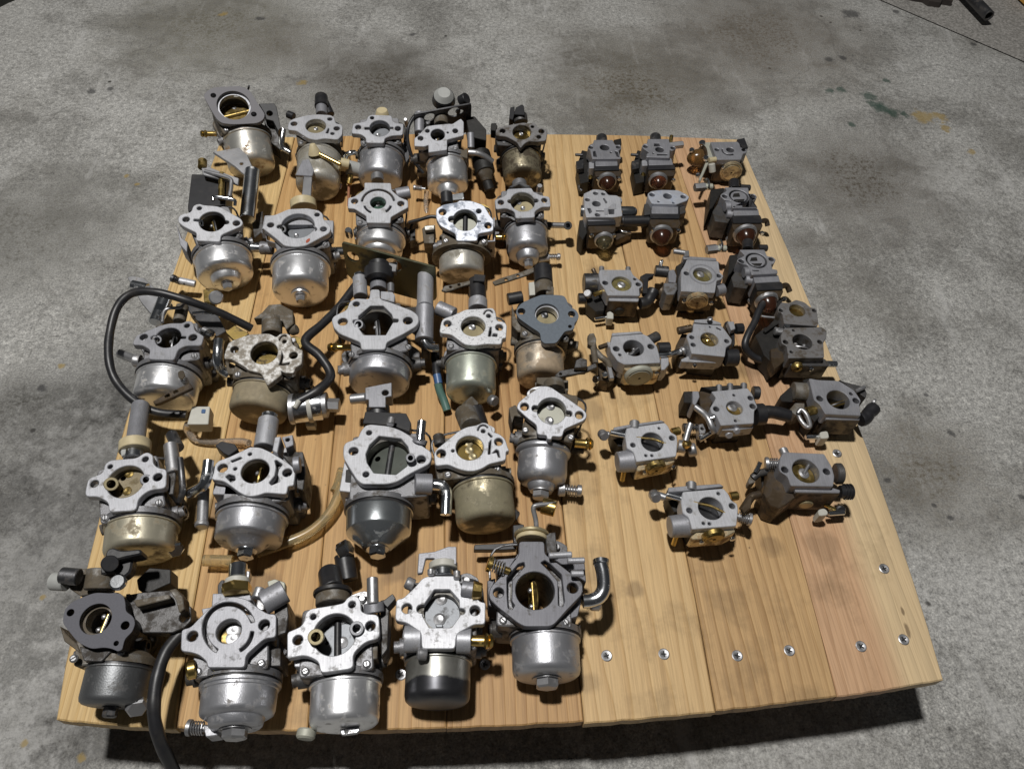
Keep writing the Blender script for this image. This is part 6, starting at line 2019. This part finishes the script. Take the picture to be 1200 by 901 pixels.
for q in (0, 1):
    if q == 0:
        k = small('bright small carburetor with bent choke edge, plain pin lever next to dull one', (695, 480),
                  [(375, 300), (390, 215), (840, 150), (880, 190), (910, 260), (980, 300), (990, 380), (975, 545), (510, 610), (470, 490), (395, 450)],
                  (695, 375, 260), [(468, 412, 62), (925, 330, 68), (775, 215, 32), (620, 535, 36), (690, 535, 36)], .035, 'bright')
        k.cyl('air_horn', (480, 595, .024), (280, 615, .024), .0092, 'facedull', .0082)
        o = cover(k, [(545, 615), (940, 558), (960, 605), (900, 640), (520, 720), (510, 690)], .029, .014, 'scale', (730, 680, .0085), 'brassd', [(600, 660), (930, 600)])
        k.slab('cover_lip', [(545, 618), (940, 560), (945, 585), (555, 650)], .0298, .003, 'chrome', parent=o)
        k.slab('rear_plate', [(240, 205), (430, 170), (800, 120), (845, 145), (395, 212), (240, 245)], .034, .014, 'facedull')
        k.rear('rear_screw', 485, 160 - 15, .032, .0042, 'steel')
        k.cyl('lever_rod', (375, 300, .030), (200, 265, .030), .0024, 'chrome')
        k.cyl('lever_head', (190, 295, .028), (85, 280, .028), .0028, 'steel')
        k.knob('lever_ball', 100, 275, .026, .004, .008, 'steel', (0, -.6, .4))
        k.slab('lever_mass', [(200, 240), (380, 250), (385, 420), (300, 430), (230, 340)], .018, .014, 'soot')
        k.cyl('brass_stub', (920, 265, .026), (1015, 245, .026), .0034, 'brassd')
        k.cyl('throttle_shaft', (990, 420, .022), (1080, 440, .022), .0052, 'steel')
        k.knob('throttle_nut', 1110, 480, .016, .0056, .007, 'steel', (1, -.2, .4))
        k.knob('brass_clip', 1080, 420, .026, .0036, .005, 'brass', (.4, 0, 1))
        k.tube('throttle_blade', [(1080, 370, .03), (1110, 260, .032), (1140, 165, .034)], .0026, 'steel')
        k.cyl('brass_foot', (370, 690, .016), (342, 835, .006), .0020, 'brass')
    else:
        k = small('bright small carburetor with bent choke edge and dark blade lever, farthest from the edge', (760, 555),
                  [(380, 330), (400, 210), (880, 170), (940, 240), (970, 310), (1040, 350), (1050, 420), (1030, 610), (510, 650), (470, 510), (400, 460)],
                  (730, 402, 290), [(480, 427, 72), (980, 375, 74), (820, 230, 42), (645, 578, 40), (715, 583, 40)], .035, 'bright')
        k.root['label'] = 'bright small carburetor with bent choke edge and dark blade lever at its side'
        k.cyl('air_horn', (490, 600, .024), (245, 620, .024), .0092, 'facedull', .0082)
        o = cover(k, [(590, 660), (1000, 630), (1020, 680), (900, 740), (520, 770), (490, 740)], .029, .014, 'scale', (760, 730, .0085), 'brassd', [(610, 700), (975, 675)])
        k.slab('cover_lip', [(590, 662), (1000, 632), (1005, 655), (600, 690)], .0298, .003, 'chrome', parent=o)
        k.slab('rear_plate', [(230, 160), (440, 140), (840, 115), (885, 150), (405, 205), (230, 215)], .034, .014, 'facedull')
        k.rear('rear_screw', 500, 125 - 15, .032, .0042, 'steel')
        k.cyl('lever_rod', (385, 290, .030), (205, 240, .030), .0026, 'chrome')
        k.cyl('lever_head', (200, 280, .028), (60, 235, .028), .003, 'steel')
        k.knob('lever_ball', 55, 235, .026, .0044, .008, 'steel', (0, -.6, .4))
        k.slab('lever_mass', [(210, 230), (390, 260), (390, 440), (300, 450), (240, 340)], .018, .014, 'soot')
        k.cyl('brass_stub', (950, 270, .026), (1045, 255, .026), .0036, 'brass')
        k.spring((1050, 500, .022), (1200, 540, .022), .004, 'steel')
        k.slab('dark_blade', [(1090, 400), (1130, 340), (1200, 250), (1220, 260), (1200, 400), (1120, 460)], .032, .004, 'grease')
        k.cyl('brass_foot', (340, 690, .016), (292, 835, .006), .0020, 'brass')
    # the choke edge: a thin bent brass blade in the open throat
    k.tube('choke_edge', [(k.P(*t_[:2]) and t_) for t_ in ([(505, 325, k.zf - .001), (600, 335, k.zf - .001), (700, 345, k.zf - .001), (790, 375, k.zf - .001), (850, 400, k.zf - .001)] if q == 0 else
                                                           [(525, 330, k.zf - .001), (620, 355, k.zf - .001), (730, 380, k.zf - .001), (820, 420, k.zf - .001), (895, 460, k.zf - .001)])], .0011, 'brassd')
    k.closed('dsteel', .010, 18, (), None)

k = small('oil soaked small carburetor with wide brass throat, white screw head and ribbed stub', (870, 520),
          [(425, 270), (440, 170), (480, 95), (960, 115), (1050, 270), (1080, 380), (1065, 500), (570, 490), (530, 380), (440, 320)],
          (745, 315, 310), [(498, 300, 84), (988, 323, 84)], .038, 'facedull', body='castdark')
k.closed('brassd', .008, 10, [(715, 350)], sw=.003)
k.tube('shaft_glint', [(720, 350, k.zf - .006), (790, 225, k.zf - .006)], .0014, 'steel', 8, 0)
o = cover(k, [(600, 508), (1070, 515), (1150, 540), (1140, 592), (640, 585)], .032, .026, 'grease')
k.slab('cover_lip', [(600, 508), (1070, 515), (1150, 540), (1142, 575), (630, 565)], .0326, .003, 'facedull', parent=o)
k.disc('cover_boss', 745, 710, min(k.P(640, 585, .032).y, k.P(1140, 592, .032).y), .0055, 'brasspale', .001, o)
k.cyl('ribbed_stub', (1140, 560, .028), (1290, 562, .028), .0052, 'rubber')
for X in (1190, 1225, 1260):
    k.cyl('stub_rib', (X, 561, .028), (X + 18, 561, .028), .0064, 'rubber')
k.knob('side_disc', 1085, 350, .028, .0085, .006, 'castdark', (1, 0, .1))
k.slab('oily_side', [(300, 190), (400, 200), (440, 330), (530, 390), (580, 500), (660, 600), (440, 760), (330, 720), (240, 560), (290, 420)], .026, .024, 'grease')
k.slab('oily_mass', [(210, 330), (330, 300), (420, 560), (360, 700), (240, 600)], .016, .014, 'soot')
k.spring((420, 230, .032), (270, 230, .030), .0042, 'steel')
k.cyl('rear_screw', (510, 150, .034), (470, 60, .034), .0036, 'steel')
k.tube('side_arm', [(120, 400, .022), (180, 350, .024), (260, 330, .024), (340, 300, .022)], .0032, 'castdark')
k.tube('side_pin', [(210, 210, .034), (175, 290, .03), (150, 330, .028)], .0018, 'chrome')
k.slab('side_tab', [(70, 430), (110, 340), (150, 350), (150, 450), (80, 470)], .022, .008, 'castdirty')
k.tube('lower_blade', [(0, 780, .02), (60, 690, .022), (110, 620, .024), (200, 590, .024)], .0032, 'grease')
k.slab('white_head', [(885, 770), (960, 750), (1005, 790), (1000, 830), (900, 845)], .018, .012, 'white', .002)
k.cyl('bright_rod', (1000, 815, .012), (1195, 800, .012), .0022, 'chrome')
k.cyl('brass_pin', (960, 710, .014), (1090, 770, .012), .0016, 'brass')
k.knob('pin_ring', 1130, 760, .010, .004, .005, 'dsteel', (0, -.6, .6))
